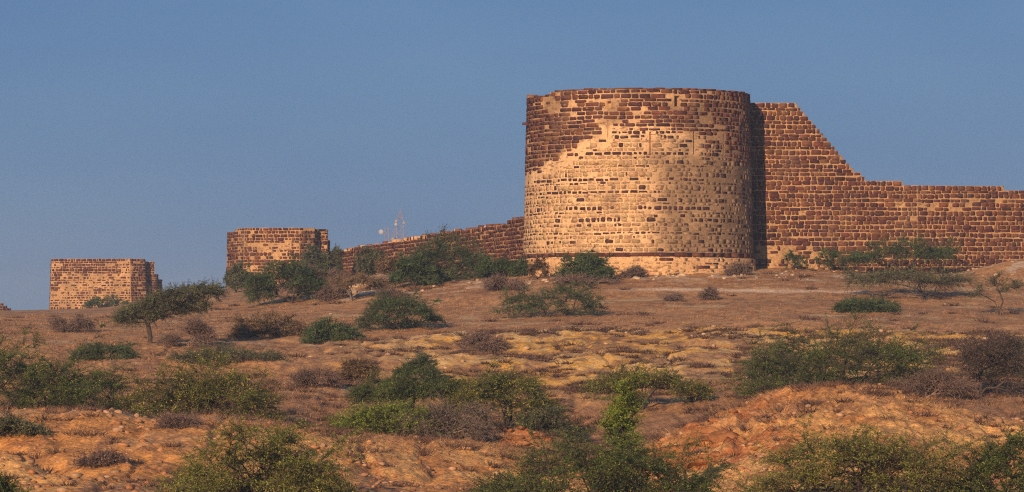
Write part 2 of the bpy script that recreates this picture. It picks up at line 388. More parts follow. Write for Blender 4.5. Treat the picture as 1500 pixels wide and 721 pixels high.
def wall(P, ulen, zb, ztop, ch, sl, fn, core_col, rg, thick=1.2, closed=False, breaks=(), holes=(), du=.28, dz=.31, wave=.03, seed=0, joint=.045):
    """P(u,z,off) -> point.  ztop(u) -> height.  fn(u,z,i,rg) -> (colour, protrusion) or None."""
    ms = Masonry()
    # core -------------------------------------------------------------
    us = set(np.linspace(0, ulen, max(2, int(round(ulen / du))) + 1).tolist()) | set(breaks)
    zmax = max(ztop(u) for u in np.linspace(0, ulen, 400))
    ncr = int(math.ceil((zmax - zb) / ch))
    zl = set((zb + np.arange(ncr + 2) * ch).tolist())
    for h in holes: us |= {h[0], h[1]}; zl |= {h[2], h[3]}
    us = sorted(us); zl = sorted(zl)
    us = [us[0]] + [b for a, b in zip(us, us[1:]) if b - a > 1e-4]
    zl = [zl[0]] + [b for a, b in zip(zl, zl[1:]) if b - a > 1e-4]
    def q(z): return zb + math.floor((z - zb) / ch + .5) * ch
    tops = [q(ztop((a + b) / 2)) for a, b in zip(us, us[1:])]
    usa = np.array(us)
    def coretop(u): return tops[int(np.clip(np.searchsorted(usa, u, 'right') - 1, 0, len(tops) - 1))]
    cache = {}
    def cv(u, z, off):
        k = (round(u, 4), round(z, 4), round(off, 3))
        if k not in cache: cache[k] = ms.vert(P(u, z, off), core_col(u, z))
        return cache[k]
    for (a, b), t in zip(zip(us, us[1:]), tops):
        um = (a + b) / 2
        for c, d in zip(zl, zl[1:]):
            if d > t + 1e-4: break
            zm = (c + d) / 2
            if any(h[0] - 1e-4 < um < h[1] + 1e-4 and h[2] - 1e-4 < zm < h[3] + 1e-4 for h in holes): continue
            ms.quad(cv(a, c, 0), cv(b, c, 0), cv(b, d, 0), cv(a, d, 0))
        ms.quad(cv(a, t, 0), cv(b, t, 0), cv(b, t, -thick), cv(a, t, -thick))
        ms.quad(cv(b, zb, -thick), cv(a, zb, -thick), cv(a, t, -thick), cv(b, t, -thick))
    for i in range(len(tops) - (0 if closed else 1)):
        t0, t1 = tops[i], tops[(i + 1) % len(tops)]
        if abs(t0 - t1) > 1e-4:
            u = us[i + 1]; lo, hi = min(t0, t1), max(t0, t1)
            ms.quad(cv(u, lo, 0), cv(u, lo, -thick), cv(u, hi, -thick), cv(u, hi, 0))
    if not closed:
        for u, t in ((us[0], tops[0]), (us[-1], tops[-1])):
            ms.quad(cv(u, zb, 0), cv(u, zb, -thick), cv(u, t, -thick), cv(u, t, 0))
    for (a, b, c, d, dep) in holes:
        f = [cv(a, c, 0), cv(b, c, 0), cv(b, d, 0), cv(a, d, 0)]
        k = [cv(a, c, -dep), cv(b, c, -dep), cv(b, d, -dep), cv(a, d, -dep)]
        for i in range(4): ms.quad(f[i], f[(i + 1) % 4], k[(i + 1) % 4], k[i])
        ms.quad(*k)
    # stones -----------------------------------------------------------
    br = sorted(set([0.0, ulen] + list(breaks)))
    jc = [0.0] + [rg.uniform(-.20, .20) * ch for _ in range(ncr + 2)]
    for i in range(ncr + 1):
        z0 = zb + i * ch; z1 = z0 + ch
        for s0, s1 in zip(br, br[1:]):
            u = s0; first = True
            while u < s1 - .05:
                w = (sl(u, (z0 + z1) / 2) if callable(sl) else sl) * rg.choice((.62, .8, .95, 1.1, 1.35, 1.6)) * rg.uniform(.9, 1.1)
                if first: w *= rg.uniform(.5, 1); first = False
                e = u + w
                if s1 - e < .22: e = s1
                um = (u + e) / 2
                a_, b_ = u, e
                while a_ < b_ and coretop(a_ + .02) < z1 - 1e-4: a_ += .09
                while a_ < b_ and coretop(b_ - .02) < z1 - 1e-4: b_ -= .09
                if b_ - a_ > .16 and coretop((a_ + b_) / 2) >= z1 - 1e-4:
                    e0 = e; u, e = a_, b_
                    if not any(h[0] < e and h[1] > u and h[2] < z1 and h[3] > z0 for h in holes):
                        r = fn(um, (z0 + z1) / 2, i, rg, e - u)
                        if r is not None:
                            col, prot, jt = r
                            dzv = wave * (float(vnoise(um * .5, i * 1.7, seed)) - .5) * 2
                            g0 = jt * rg.uniform(.3, .75); g1 = jt * rg.uniform(.3, .75)
                            top_gap = jt * rg.uniform(.25, .7); bot_gap = jt * rg.uniform(.25, .7)
                            ms.stone(P, u + g0, e - g1, z0 + jc[i] + bot_gap + dzv, z1 + (jc[i + 1] if coretop(um) > z1 + .01 else 0) - top_gap + (dzv if coretop(um) > z1 + .01 else 0), prot, col, rg)
                    e = e0
                u = e
    return ms

def jit(c, rg, a=.22):
    k = rg.uniform(1 - a, 1 + a); return tuple(v * k * rg.uniform(.94, 1.06) for v in c)

def round_P(cx, cy, R, ztopz, k):
    def P(u, z, off):
        r = R + (ztopz - z) * k + off
        a = u / R - math.pi                         # u = pi*R faces the camera
        return (cx + r * math.sin(a), cy - r * math.cos(a), z)
    return P

def poly_P(pts, ztopz, k, cx, cy, closed=False):
    """plan polyline with inward batter about (cx, cy)"""
    pts = [Vector(p) for p in pts]
    seg = []; acc = 0
    for a, b in zip(pts, pts[1:]):
        l = (b - a).length; d = (b - a) / l
        n = Vector((d.y, -d.x)); seg.append((acc, l, a, d, n)); acc += l
    def P(u, z, off):
        for (s, l, a, d, n) in seg:
            if u <= s + l + 1e-6 or s == seg[-1][0]: break
        p = a + d * (u - s)
        if k: p = Vector((cx, cy)) + (p - Vector((cx, cy))) * (1 + (ztopz - z) * k)
        p = p + n * off
        return (p.x, p.y, z)
    return P, acc, [s[0] for s in seg[1:]]

def tower():
    cx, cy, R = 9.25, 250.0, 8.12
    zt = 16.1; zb = 16.02 - 51 * .295; ch = .295; k = .0258
    P = round_P(cx, cy, R, zt, k)
    rg = random.Random(5)
    L = 2 * math.pi * R
    prm = np.array([-1, -.8, -.6, -.45, -.35, -.1, 0, .1, .3, .45, .6, .8, 1.0])
    prv = np.array([253, 242, 224, 206, 194, 190, 190, 194, 205, 204, 218, 236, 236.])
    def loc(u):
        a = u / R - math.pi
        return math.sin(a), math.cos(a)
    def rowz(z): return HOR - z * F / 244.0
    def bound(s, u): return float(np.interp(s, prm, prv)) + (float(fbm(u * .9, 3.3, 4, 77)) - .5) * 16
    zplinth = (HOR - 377) / F * 243
    cprob = {}
    def stain(u, z):
        s, c = loc(u)
        r = rowz(z)
        m = sstep(-.26, .26, s + (float(fbm(u * .5, z * .5, 4, 201)) - .5) * .45) * sstep(196, 236, r + (float(fbm(u * .35, z * .8, 3, 203)) - .5) * 50)
        m = m * (1 - .75 * sstep(385, 392, r))
        m = float(m) * (.62 + .7 * float(fbm(u * .9, z * .7, 3, 207)))
        return min(1, m)
    def core_col(u, z):
        s, c = loc(u); r = rowz(z)
        col = MORTAR * (.9 + .25 * float(fbm(u * .8, z * .8, 3, 211)))
        b = bound(s, u)
        if r < b - 6:            # weathered mortar of the upper part
            d = float(sstep(.4, .62, fbm(u * .55, z * .7, 3, 213)))
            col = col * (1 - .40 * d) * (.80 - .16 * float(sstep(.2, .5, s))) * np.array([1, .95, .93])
        st = stain(u, z)
        col = col * (1 - st) + np.array([.265, .168, .095]) * st
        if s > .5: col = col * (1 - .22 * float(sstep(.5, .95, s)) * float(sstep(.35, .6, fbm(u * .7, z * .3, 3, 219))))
        return tuple(col)
    def fn(u, z, i, rg, w):
        s, c = loc(u); r = rowz(z)
        b = bound(s, u)
        if z < zplinth:
            col = jit(CREAM[rg.randrange(4)], rg, .08)
            if rg.random() < .04: return jit(DARK[0], rg), .015, .05
            if rg.random() < .3: return None
            return col, .008, .045
        if abs(z - zplinth) < ch * .75 and c > -1:
            pass
        if r + rg.gauss(0, 3 if s < -.28 else 9) < b:
            dens = .995 - .05 * float(sstep(.4, .65, fbm(u * .6, z * .5, 3, 221)))
            if s > .40: dens = .80 + .3 * (float(fbm(u * .5, z * .9, 3, 223)) - .5)
            if s < -.62: dens = min(dens, .97)
            if -.86 < s < -.60 and r < 165 and float(fbm(u * .9, z * .6, 2, 225)) > .40: dens = .38
            if rg.random() > dens: return None
            jt = .058 if s < -.4 else .070
            if r > b - 14: jt = rg.uniform(.05, .15)
            return jit(DARK[rg.choice((0, 0, 1, 1, 2, 3, 4, 5))], rg, .3), rg.uniform(.016, .06), jt * rg.uniform(.7, 1.2)
        if r < b + 14 and s < -.30:
            return None if rg.random() < .93 else (jit(DARK[0], rg), .02, .08)
        if i not in cprob: cprob[i] = rg.choice((.02, .04, .06, .10, .14, .26, .50, .66))
        p = cprob[i] * (.35 + 1.3 * float(sstep(.35, .6, fbm(u * .28, i * .9, 2, 227))))
        if s > .55: p = p * .6 + .13
        if r < b + 45 and -.3 < s < .5: p += .10
        if rg.random() < p:
            return jit((.058, .026, .021) if rg.random() < .6 else DARK[2], rg), rg.uniform(.010, .016), rg.uniform(.09, .15)
        st = stain(u, z)
        col = np.array(jit(CREAM[rg.randrange(4)], rg, .10)) * .93
        col = col * (1 - st) + np.array([.235, .148, .082]) * rg.uniform(.85, 1.15) * st
        if rg.random() < .06 + .38 * st: return None
        return tuple(col), rg.uniform(.0055, .009), .06
    def slen(u, z):
        s, c = loc(u)
        return .64 if rowz(z) < bound(s, u) and s < .45 else .44
    def ztop(u):
        s, c = loc(u)
        z = zt - .02 + .12 * (float(vnoise(u * .45, 0, 301)) - .5)
        if c > 0 and s < -.80: z -= .34
        if c > 0 and s > .93: z -= .1
        return z
    def hole(px, r0, r1, w, dep):
        a = math.asin((px - 935) / 165.0); u = (a + math.pi) * R
        zc0 = (HOR - r1) / F * (cy - R * math.cos(a)); zc1 = (HOR - r0) / F * (cy - R * math.cos(a))
        return (u - w / 2, u + w / 2, zc0, zc1, dep)
    holes = [hole(985, 140, 156, .42, .9), hole(946, 193, 228, .14, .3), hole(1009, 193, 226, .14, .3), hole(1054, 196, 226, .09, .15),
             hole(886, 148, 158, .38, .5), hole(885.5, 176, 212, .10, .18)]
    root = empty('round_bastion', (cx, cy, 2.6), 'tall round stone bastion with pale plaster left on its lower half', 'bastion', 'bastions of the ruined fort')
    off = (cx, cy, 2.6)
    ms = wall(P, L, zb, ztop, ch, slen, fn, core_col, rg, 1.3, True, (), holes, .14, .31, .05, 3)
    ms.build('wall', root, off)
    # ring of long dark stones above the plinth, standing slightly proud
    band = Masonry(); u = 0
    while u < L - .3:
        w = rg.uniform(.6, 1.9); e = min(L, u + w)
        if True:
            band.stone(P, u - .01, e + .01, zplinth + .03, zplinth + .31, .07, jit(DARK[rg.choice((0, 1, 2))], rg), rg, .02)
        u = e
    band.build('string_course', root, off)
    # plinth, one step wider than the wall
    P2 = lambda u, z, o: P(u, z, o + .13)
    def pcol(u, z): return tuple(MORTAR * (.82 + .3 * float(fbm(u * .7, z * 1.5, 3, 231))) * (1, .93, .84))
    def pf(u, z, i, rg, w):
        if rg.random() < .35: return None
        if rg.random() < .05: return jit(DARK[1], rg), .02, .1
        return jit(CREAM[rg.randrange(4)], rg, .1), .008, .05
    pl = wall(P2, L, zb, lambda u: zplinth - .16, .26, .7, pf, pcol, rg, .4, True, (), (), .3, .26, .02, 5)
    pl.build('plinth', root, off)
    # thin coping of flat dark slabs on the rim
    cp = Masonry(); u = 0
    while u < L - .3:
        e = min(L, u + rg.uniform(.5, 1.1)); t = ztop((u + e) / 2); t = zb + math.floor((t - zb) / ch + .5) * ch
        if True:
            h = rg.uniform(.07, .16); c = jit(DARK[rg.choice((1, 3, 5))], rg)
            f = [cp.vert(P(a, t + b, d), c) for b in (.004, h) for a, d in ((u - .01, .05), (e + .01, .05), (e + .01, -.7), (u - .01, -.7))]
            for a, b in ((0, 1), (1, 2), (2, 3), (3, 0)): cp.quad(f[a], f[b], f[b + 4], f[a + 4])
            cp.quad(*f[4:]); cp.quad(*f[3::-1])
        u = e
    cp.build('coping', root, off)
    # roof terrace below the parapet
    rf = Masonry(); c0 = tuple(MORTAR * .6)
    ring = [rf.vert((cx + 7.2 * math.sin(a), cy - 7.2 * math.cos(a), zt - 1.3), c0) for a in np.linspace(0, 2 * math.pi, 48, False)]
    mid = rf.vert((cx, cy, zt - 1.25), c0); ring.append(ring[0])
    for a, b in zip(ring, ring[1:]): rf.quad(mid, a, b, b) if False else rf.F4.append((mid, a, b, mid))
    V = np.array(rf.V); tri = np.array([(f[0], f[1], f[2]) for f in rf.F4])
    mesh_obj('roof', V, tri, M_STONE, root, np.array(rf.C), offset=off)
    # stone spout on the left flank
    sp = Masonry(); u = (math.asin(-.985) + math.pi) * R; z = (HOR - 183) / F * 250
    c = jit(DARK[0], rg)
    f = [sp.vert(P(u + a, z + b, d), c) for d in (-.1, .42) for a, b in ((-.18, -.09), (.18, -.11), (.16, .09), (-.17, .1))]
    for a, b in ((0, 1), (1, 2), (2, 3), (3, 0)): sp.quad(f[a], f[b], f[b + 4], f[a + 4])
    sp.quad(*f[4:]); sp.build('waterspout', root, off)

def dark_fn(dens=.97, jt=.06, cream_at=None, pits=0, prot=(.018, .05), pal=(0, 0, 1, 1, 2, 3, 4, 5)):
    def fn(u, z, i, rg, w):
        d = dens
        if cream_at: d = cream_at(u, z)
        if rg.random() > d: return None
        if pits and d < .8: return jit(DARK[rg.choice((0, 2, 4, 1))], rg, .25), .02, rg.uniform(.13, .17)
        return jit(DARK[rg.choice(pal)], rg, .25), rg.uniform(*prot), jt * rg.uniform(.75, 1.25)
    return fn

def right_wall():
    rg = random.Random(9)
    x0 = 9.0; y0 = 251.6
    pts = [(x0, y0), (30, 252.8), (54, 257.5)]
    zt = (HOR - 153) / F * 253
    P, L, br = poly_P(pts, zt, 0, 0, 0)
    ch = .32
    knots = [(1060, 153), (1168, 153), (1182, 170), (1196, 186), (1210, 203), (1228, 222), (1246, 243), (1262, 258), (1274, 267), (1330, 269), (1400, 270), (1469, 272), (1471, 281), (1540, 284), (2000, 286)]
    kp = [a for a, b in knots]; kr = [b for a, b in knots]
    def px(u):
        p = P(u, 5, 0); return PX0 + F * p[0] / p[1], p[1]
    def ztop(u):
        a, y = px(u)
        return (HOR - float(np.interp(a, kp, kr))) / F * y + .03 * (float(vnoise(u * .8, 4, 303)) - .5)
    def dens(u, z):
        a, y = px(u); r = HOR - z * F / y
        d = .996
        if 1115 < a < 1215 and r > 362 + 10 * (float(fbm(u * .5, 1, 2, 305)) - .5): d = .30
        if 1300 < a < 1600 and 290 < r < 312 and float(fbm(u * .45, z * .9, 3, 307)) > .56: d = .5
        if a < 1115 and r > 300: d = .9
        return d
    def cc(u, z):
        return tuple(MORTAR * (.38 + .40 * float(fbm(u * .7, z * .7, 4, 311))) * np.array([1, .93, .85]))
    root = empty('fort_wall', (20, 253.0, 3.0), 'long dark stone fort wall stepping down to the right of the round bastion', 'fort wall', 'walls of the ruined fort')
    ms = wall(P, L, 1.3, ztop, ch, .48, dark_fn(.98, .058, dens, prot=(.018, .065)), cc, rg, 2.2, False, br, (), .28, ch, .06, 7)
    ms.build('wall', root, (20, 253.0, 3.0), M_WALL)

def left_wall():
    rg = random.Random(19)
    a = Vector((1.7, 248.2)); b = Vector((-20.6, 356.0))
    # direction from far to near, so that the outward side faces the camera
    P, L, br = poly_P([b, (-17.3, 340.0), (-8.5, 298), a], 7, 0, 0, 0)
    kp = [480, 495, 530, 560, 600, 640, 680, 720, 768, 800]; kr = [371, 369, 362, 357, 350, 343, 337, 330, 320, 314]
    def ztop(u):
        p = P(u, 5, 0); px = PX0 + F * p[0] / p[1]
        return (HOR - float(np.interp(px, kp, kr))) / F * p[1] + .22 * (float(fbm(u * .55, 2, 3, 315)) - .5) + .1 * (rgv(u) - .5)
    def rgv(u): return float(vnoise(u * 1.9, 8, 317))
    def cc(u, z): return tuple(MORTAR * (.54 + .42 * float(fbm(u * .7, z * .7, 4, 319))) * np.array([1, .9, .85]))
    root = empty('fort_wall', (-8.5, 298, 4.2), 'low crumbling fort wall climbing from the left bushes to the round bastion', 'fort wall', 'walls of the ruined fort')
    off = (-8.5, 298, 4.2)
    ms = wall(P, L, 1.5, ztop, .30, .6, dark_fn(.96, .075, prot=(.018, .075)), cc, rg, 1.6, False, br, (), .3, .30, .05, 11)
    ms.build('wall', root, off, M_WALL)
    # loose coping stones left on the wall head
    ls = Masonry(); u = 2
    while u < L - 1:
        u += rg.uniform(.8, 5); s = rg.uniform(.18, .38); t = ztop(u)
        t = 1.5 + math.floor((t - 1.5) / .3 + .5) * .3
        c = jit(DARK[rg.choice((1, 3, 5))], rg) if rg.random() < .6 else jit(CREAM[0], rg)
        f = [ls.vert(P(u + a + rg.uniform(-.05, .05), t + b * rg.uniform(.7, 1.2), d), c) for b in (-.02, s * .6) for a, d in ((0, -.1), (s, -.12), (s, -.6), (0, -.55))]
        for a2, b2 in ((0, 1), (1, 2), (2, 3), (3, 0)): ls.quad(f[a2], f[b2], f[b2 + 4], f[a2 + 4])
        ls.quad(*f[4:])
    ls.build('loose_stones', root, off)

def poly_bastion(name, pts, zt, zb, ch, k, cream, seed, label, sl_top=.3):
    rg = random.Random(seed)
    cx = sum(p[0] for p in pts) / len(pts); cy = sum(p[1] for p in pts) / len(pts)
    zb = zt - .05 - math.ceil((zt - .05 - zb) / ch) * ch
    P, L, br = poly_P(pts, zt, k, cx, cy)
    def q(u, z):
        p = P(u, z, 0); return PX0 + F * p[0] / p[1], HOR - F * z / p[1]
    def ztop(u):
        p = P(u, zt, 0); a = PX0 + F * p[0] / p[1]
        return zt - .05 - sl_top * float(np.interp(a, [pts[1][0] / pts[1][1] * F + PX0, pts[2][0] / pts[2][1] * F + PX0], [1, 0])) + .16 * (float(fbm(u * .7, seed, 2, 331)) - .5)
    def dens(u, z):
        a, r = q(u, z); return cream(a, r, u, z)
    def cc(u, z): return tuple(MORTAR * (.40 + .50 * float(fbm(u * .8, z * .8, 4, 333 + seed))) * np.array([1, .92, .82]))
    holes = []
    root = empty(name, (cx, cy, zb + 1), label, 'bastion', 'bastions of the ruined fort'); off = (cx, cy, zb + 1)
    ms = wall(P, L, zb, ztop, ch, .44, dark_fn(.9, .062, dens, 1, prot=(.018, .065)), cc, rg, 1.0, False, br, holes, .3, ch, .03, seed)
    ms.build('wall', root, off, M_WALL)
    # terrace
    V = np.array([(p[0], p[1], zt - .9) for p in pts]); Vc = np.vstack([V, [[cx, cy, zt - .9]]]); n = len(V)
    Vc[:n, :2] = Vc[n, :2] + (Vc[:n, :2] - Vc[n, :2]) * .93
    mesh_obj('roof', Vc, np.array([(i, (i + 1) % n, n) for i in range(n)]), M_STONE, root, np.tile(MORTAR * .6, (n + 1, 1)), offset=off)

def at(px, y): return ((px - PX0) / F * y, y)

def bastions():
    def cream_mid(a, r, u, z):
        n = float(fbm(u * .45, z * .55, 3, 341))
        if a < 360: return .95 if n < .6 else .7
        if a > 437: return .80
        if r > 396: return .96
        if r > 358: return .55 if n > .47 else .95
        return .97 if n < .66 else .7
    d = 340.0
    poly_bastion('polygonal_bastion', [at(358, d + 9), at(333.5, d + 4.5), at(358, d - .5), at(438, d - 1.0), at(461, d + .1), at(462, d + 9)],
                 8.75, 1.4, .31, .006, cream_mid, 4, 'small many sided stone bastion behind the grey green tree, nearer of the two far bastions')
    def cream_far(a, r, u, z):
        n = float(fbm(u * .5, z * .5, 3, 351))
        if a > 192: return .85
        if r > 432: return .78
        if r > 400: return .62 if n > .44 else .95
        return .97 if n < .64 else .7
    d = 420.0
    poly_bastion('polygonal_bastion', [at(90, d + 10), at(75, d + 1.5), at(76, d), at(190, d - 1.0), at(212, d + .5), at(212, d + 10)],
                 7.0, -.8, .31, .0075, cream_far, 6, 'farthest stone bastion standing alone at the left edge of the hill', 0)
    # wall ends running back from the bastions
    for (pts, zt_f, zb, label, seed) in (
        ([at(462, 341.4), at(479.5, 341.8), at(483, 352)], lambda px: (HOR - (338 if px < 480 else 352)) / F * 342, 1.5,
         'narrow broken wall end beside the nearer far bastion', 21),
        ([at(210, 421.6), at(229, 422.4), at(237.5, 426)], lambda px: (HOR - (382.5 if px < 226 else 402 if px < 232 else 408)) / F * 423, -.8,
         'stepped broken wall end beside the farthest bastion', 22)):
        rg = random.Random(seed)
        P, L, br = poly_P(pts, 8, 0, 0, 0)
        zt = lambda u: zt_f(PX0 + F * P(u, 5, 0)[0] / P(u, 5, 0)[1]) + .2 * (float(vnoise(u * 1.2, seed, 361)) - .5)
        cc = lambda u, z: tuple(MORTAR * (.6 + .3 * float(fbm(u * .6, z * .6, 2, 363))) * np.array([1, .92, .85]))
        c0 = (pts[0][0], pts[0][1], zb + 1)
        root = empty('fort_wall', c0, label, 'fort wall', 'walls of the ruined fort')
        wall(P, L, zb, zt, .31, .5, dark_fn(.92, .07), cc, rg, 1.5, False, br, (), .3, .31, .04, seed).build('wall', root, c0)
    # low rubble wall at the far left edge
    rg = random.Random(31)
    pts = [at(-60, 424), at(-4, 424), at(22, 426)]
    P, L, br = poly_P(pts, 1, 0, 0, 0)
    zt = lambda u: 1.35 - .28 * float(sstep(L - 2.2, L, u)) * 2 + .45 * (float(fbm(u * .9, 1, 3, 371)) - .5)
    cc = lambda u, z: tuple(MORTAR * (.55 + .3 * float(fbm(u * .6, z * .6, 2, 373))))
    c0 = (pts[0][0], pts[0][1], 0)
    root = empty('rubble_wall', c0, 'low tumbled rubble wall on the skyline left of the farthest bastion', 'wall')
    wall(P, L, -.9, zt, .3, .6, dark_fn(.9, .08), cc, rg, 1.2, False, br, (), .3, .3, .07, 33).build('wall', root, c0)

# ------------------------------------------------------------------ masts
def tube(V, Fq, a, b, r0, r1, n=4):
    a = Vector(a); b = Vector(b); d = (b - a).normalized()
    s = d.cross(Vector((0, 0, 1)) if abs(d.z) < .9 else Vector((1, 0, 0))).normalized(); t = d.cross(s)
    o = len(V)
    for p, r in ((a, r0), (b, r1)):
        for i in range(n):
            an = 2 * math.pi * (i + .5) / n
            V.append(tuple(p + s * (math.cos(an) * r) + t * (math.sin(an) * r)))
    for i in range(n):
        j = (i + 1) % n
        Fq.append((o + i, o + j, o + n + j, o + n + i))

def lattice(x, y, z0, z1, w0, w1, step, leg=.10, brace=.05, spike=0):
    V = []; Q = []
    zs = np.arange(z0, z1 + .01, step)
    def corner(k, z):
        t = (z - z0) / (z1 - z0); w = w0 + (w1 - w0) * t
        return (x + w / 2 * (1 if k in (1, 2) else -1), y + w / 2 * (1 if k in (2, 3) else -1), z)
    for k in range(4):
        tube(V, Q, corner(k, z0), corner(k, z1), leg, leg * .8)
        for i, (a, b) in enumerate(zip(zs, zs[1:])):
            tube(V, Q, corner(k, a), corner((k + 1) % 4, b), brace, brace)
            tube(V, Q, corner(k, b), corner((k + 1) % 4, b), brace, brace)
    if spike: tube(V, Q, (x, y, z1 - .5), (x, y, z1 + spike), leg * .9, .05)
    return V, Q

def dish(x, y, z, r, dirv):
    V = []; Q = []; d = Vector(dirv).normalized(); s = d.cross(Vector((0, 0, 1))).normalized(); t = s.cross(d)
    rings = [(0.02, -.35), (.45, -.30), (.8, -.15), (1.0, 0.0), (1.0, .12), (.7, .24), (.02, .30)]
    n = 16
    for (rr, h) in rings:
        for i in range(n):
            a = 2 * math.pi * i / n
            V.append(tuple(Vector((x, y, z)) + s * (math.cos(a) * rr * r) + t * (math.sin(a) * rr * r) + d * (h * r)))
    for k in range(len(rings) - 1):
        for i in range(n):
            j = (i + 1) % n
            Q.append((k * n + i, k * n + j, (k + 1) * n + j, (k + 1) * n + i))
    return V, Q

def masts():
    D = 900.0
    def X(px): return (px - PX0) / F * D
    def Z(r): return (HOR - r) / F * D
    g = 'radio masts beyond the fort wall'
    x = X(586.5); zb = H(x, D) - .3
    root = empty('radio_mast', (x, D, zb), 'tallest slim red and white lattice mast, tapering to a spike above the low wall', 'radio mast', g)
    V, Q = lattice(x, D, zb, Z(326), 2.9, 1.9, 2.2, .13, .06)
    V2, Q2 = lattice(x, D, Z(326), Z(311), 1.9, .35, 1.3, .11, .05, .8)
    o = len(V); V += V2; Q += [tuple(i + o for i in q) for q in Q2]
    mesh_obj('lattice', V, np.array(Q), M_MAST, root, offset=(x, D, zb))
    for (px, r) in ((580.5, 324.5), (580, 329), (592, 327)):
        V, Q = dish(X(px), D - 1.2, Z(r), .42, (.1 if px > 585 else -.3, -1, 0))
        mesh_obj('antenna', V, np.array(Q), M_STEEL if r != 329 else M_WHITE, root, offset=(x, D, zb))
    x = X(571); zb = H(x, D - 20) - .3; y = D - 20
    root = empty('radio_mast', (x, y, zb), 'short lattice mast carrying a round white dish on its left side', 'radio mast', g)
    V, Q = lattice(x, y, zb, Z(335), 1.15, .95, 1.6, .10, .05)
    tube(V, Q, (x - .3, y - .4, Z(343)), (X(563.5), y - .6, Z(343)), .07, .07)
    mesh_obj('lattice', V, np.array(Q), M_MAST, root, offset=(x, y, zb))
    V, Q = dish(X(562.8), y - .9, Z(342.8), .68, (-.25, -1, 0))
    mesh_obj('dish', V, np.array(Q), M_WHITE, root, smooth=True, offset=(x, y, zb))
    x = X(578.5); y = D - 12; zb = H(x, y) - .3
    root = empty('radio_mast', (x, y, zb), 'thin lattice mast with a white drum antenna low on it, between the other two masts', 'radio mast', g)
    V, Q = lattice(x, y, zb, Z(336.5), .75, .55, 1.5, .09, .045)
    mesh_obj('lattice', V, np.array(Q), M_MAST, root, offset=(x, y, zb))
    V = []; Q = []; tube(V, Q, (x + .1, y - 1, Z(357.5)), (x + .1, y - 1, Z(351.5)), .85, .72, 14); tube(V, Q, (x + .1, y - 1, Z(351.5)), (x + .1, y - 1, Z(349.5)), .72, .15, 14)
    mesh_obj('antenna', V, np.array(Q), M_WHITE, root, offset=(x, y, zb))

# ------------------------------------------------------------------ plants
def envelope(style, rg, n, W, Hh, D):
    """sample n points of the crown: a set of uneven clumps"""
    cl = []
    if style == 'umbrella':
        k = rg.randint(6, 9)
        for i in range(k):
            fx = -.42 + .84 * i / (k - 1) + rg.uniform(-.06, .06)
            cl.append((fx, rg.uniform(-.3, .3), .80 - .55 * fx * fx + rg.uniform(-.16, .08), rg.uniform(.10, .17), rg.uniform(.15, .3), rg.uniform(.07, .13)))
    elif style == 'dome':
        k = rg.randint(9, 13)
        for i in range(k):
            fx = rg.uniform(-.38, .38); fz = rg.uniform(.16, .80) * (1 - 1.9 * fx * fx) + .06
            cl.append((fx, rg.uniform(-.3, .3), fz, rg.uniform(.12, .2), rg.uniform(.15, .25), rg.uniform(.14, .24)))
    elif style == 'spread':          # wide layered thorn bush, foliage to near the ground
        k = rg.randint(24, 30)
        for i in range(k):
            fx = -.45 + .90 * (i + rg.random()) / k
            top = (1 - 5.5 * abs(fx) ** 2.7) * rg.uniform(.62, .95)
            fz = rg.uniform(.13, max(.24, top)) if i % 2 else max(.2, top - rg.uniform(0, .16))
            cl.append((fx, rg.uniform(-.35, .35), fz, rg.uniform(.07, .14), rg.uniform(.12, .22), rg.uniform(.05, .11)))
    elif style == 'mass':            # leafy down to the ground, ragged top
        k = rg.randint(44, 52)
        for i in range(k):
            fx = -.46 + .92 * (i + rg.random()) / k
            top = (1 - 9 * abs(fx) ** 3.3) * rg.uniform(.58, .95)
            fz = rg.uniform(.04, .45) * max(top, .3) if i % 2 == 0 else max(.12, top * rg.uniform(.55, 1.0))
            cl.append((fx, rg.uniform(-.4, .4), fz, rg.uniform(.06, .11), rg.uniform(.10, .18), rg.uniform(.06, .12)))
    elif style == 'column':
        for i in range(9):
            f = i / 8
            cl.append((rg.uniform(-.14, .14), rg.uniform(-.2, .2), .12 + .76 * f, rg.uniform(.20, .32) * (1.05 - .35 * f), .3, rg.uniform(.09, .14)))
    elif style == 'wind':            # trunk at left, crown swept up to the right
        for (fx, fz, rx, rz) in ((-.34, .46, .14, .12), (-.22, .60, .14, .13), (-.08, .68, .13, .13), (.05, .76, .13, .12), (.18, .85, .14, .10), (.32, .91, .13, .07), (.43, .90, .08, .06), (-.1, .5, .12, .1), (.1, .60, .12, .1), (.26, .66, .11, .10)):
            cl.append((fx, rg.uniform(-.25, .25), fz, rx, .25, rz))
    elif style == 'spiky':           # sparse upright shoots
        k = 12
        for i in range(k):
            fx = rg.uniform(-.42, .42)
            cl.append((fx, rg.uniform(-.3, .3), rg.uniform(.25, .85), .09, .15, .14))
    pts = []
    wsum = [c[3] * c[4] * c[5] for c in cl]; wsum = [w ** .6 for w in wsum]
    for _ in range(n):
        c = rg.choices(cl, wsum)[0]
        while True:
            v = Vector((rg.uniform(-1, 1), rg.uniform(-1, 1), rg.uniform(-1, 1)))
            if .12 < v.length < 1: break
        if rg.random() < .6: v = v.normalized() * rg.uniform(.75, 1.02)
        pts.append(Vector(((c[0] + v.x * c[3]) * W, (c[1] + v.y * c[4]) * D, max(.05, c[2] + v.z * c[5]) * Hh)))
    return pts

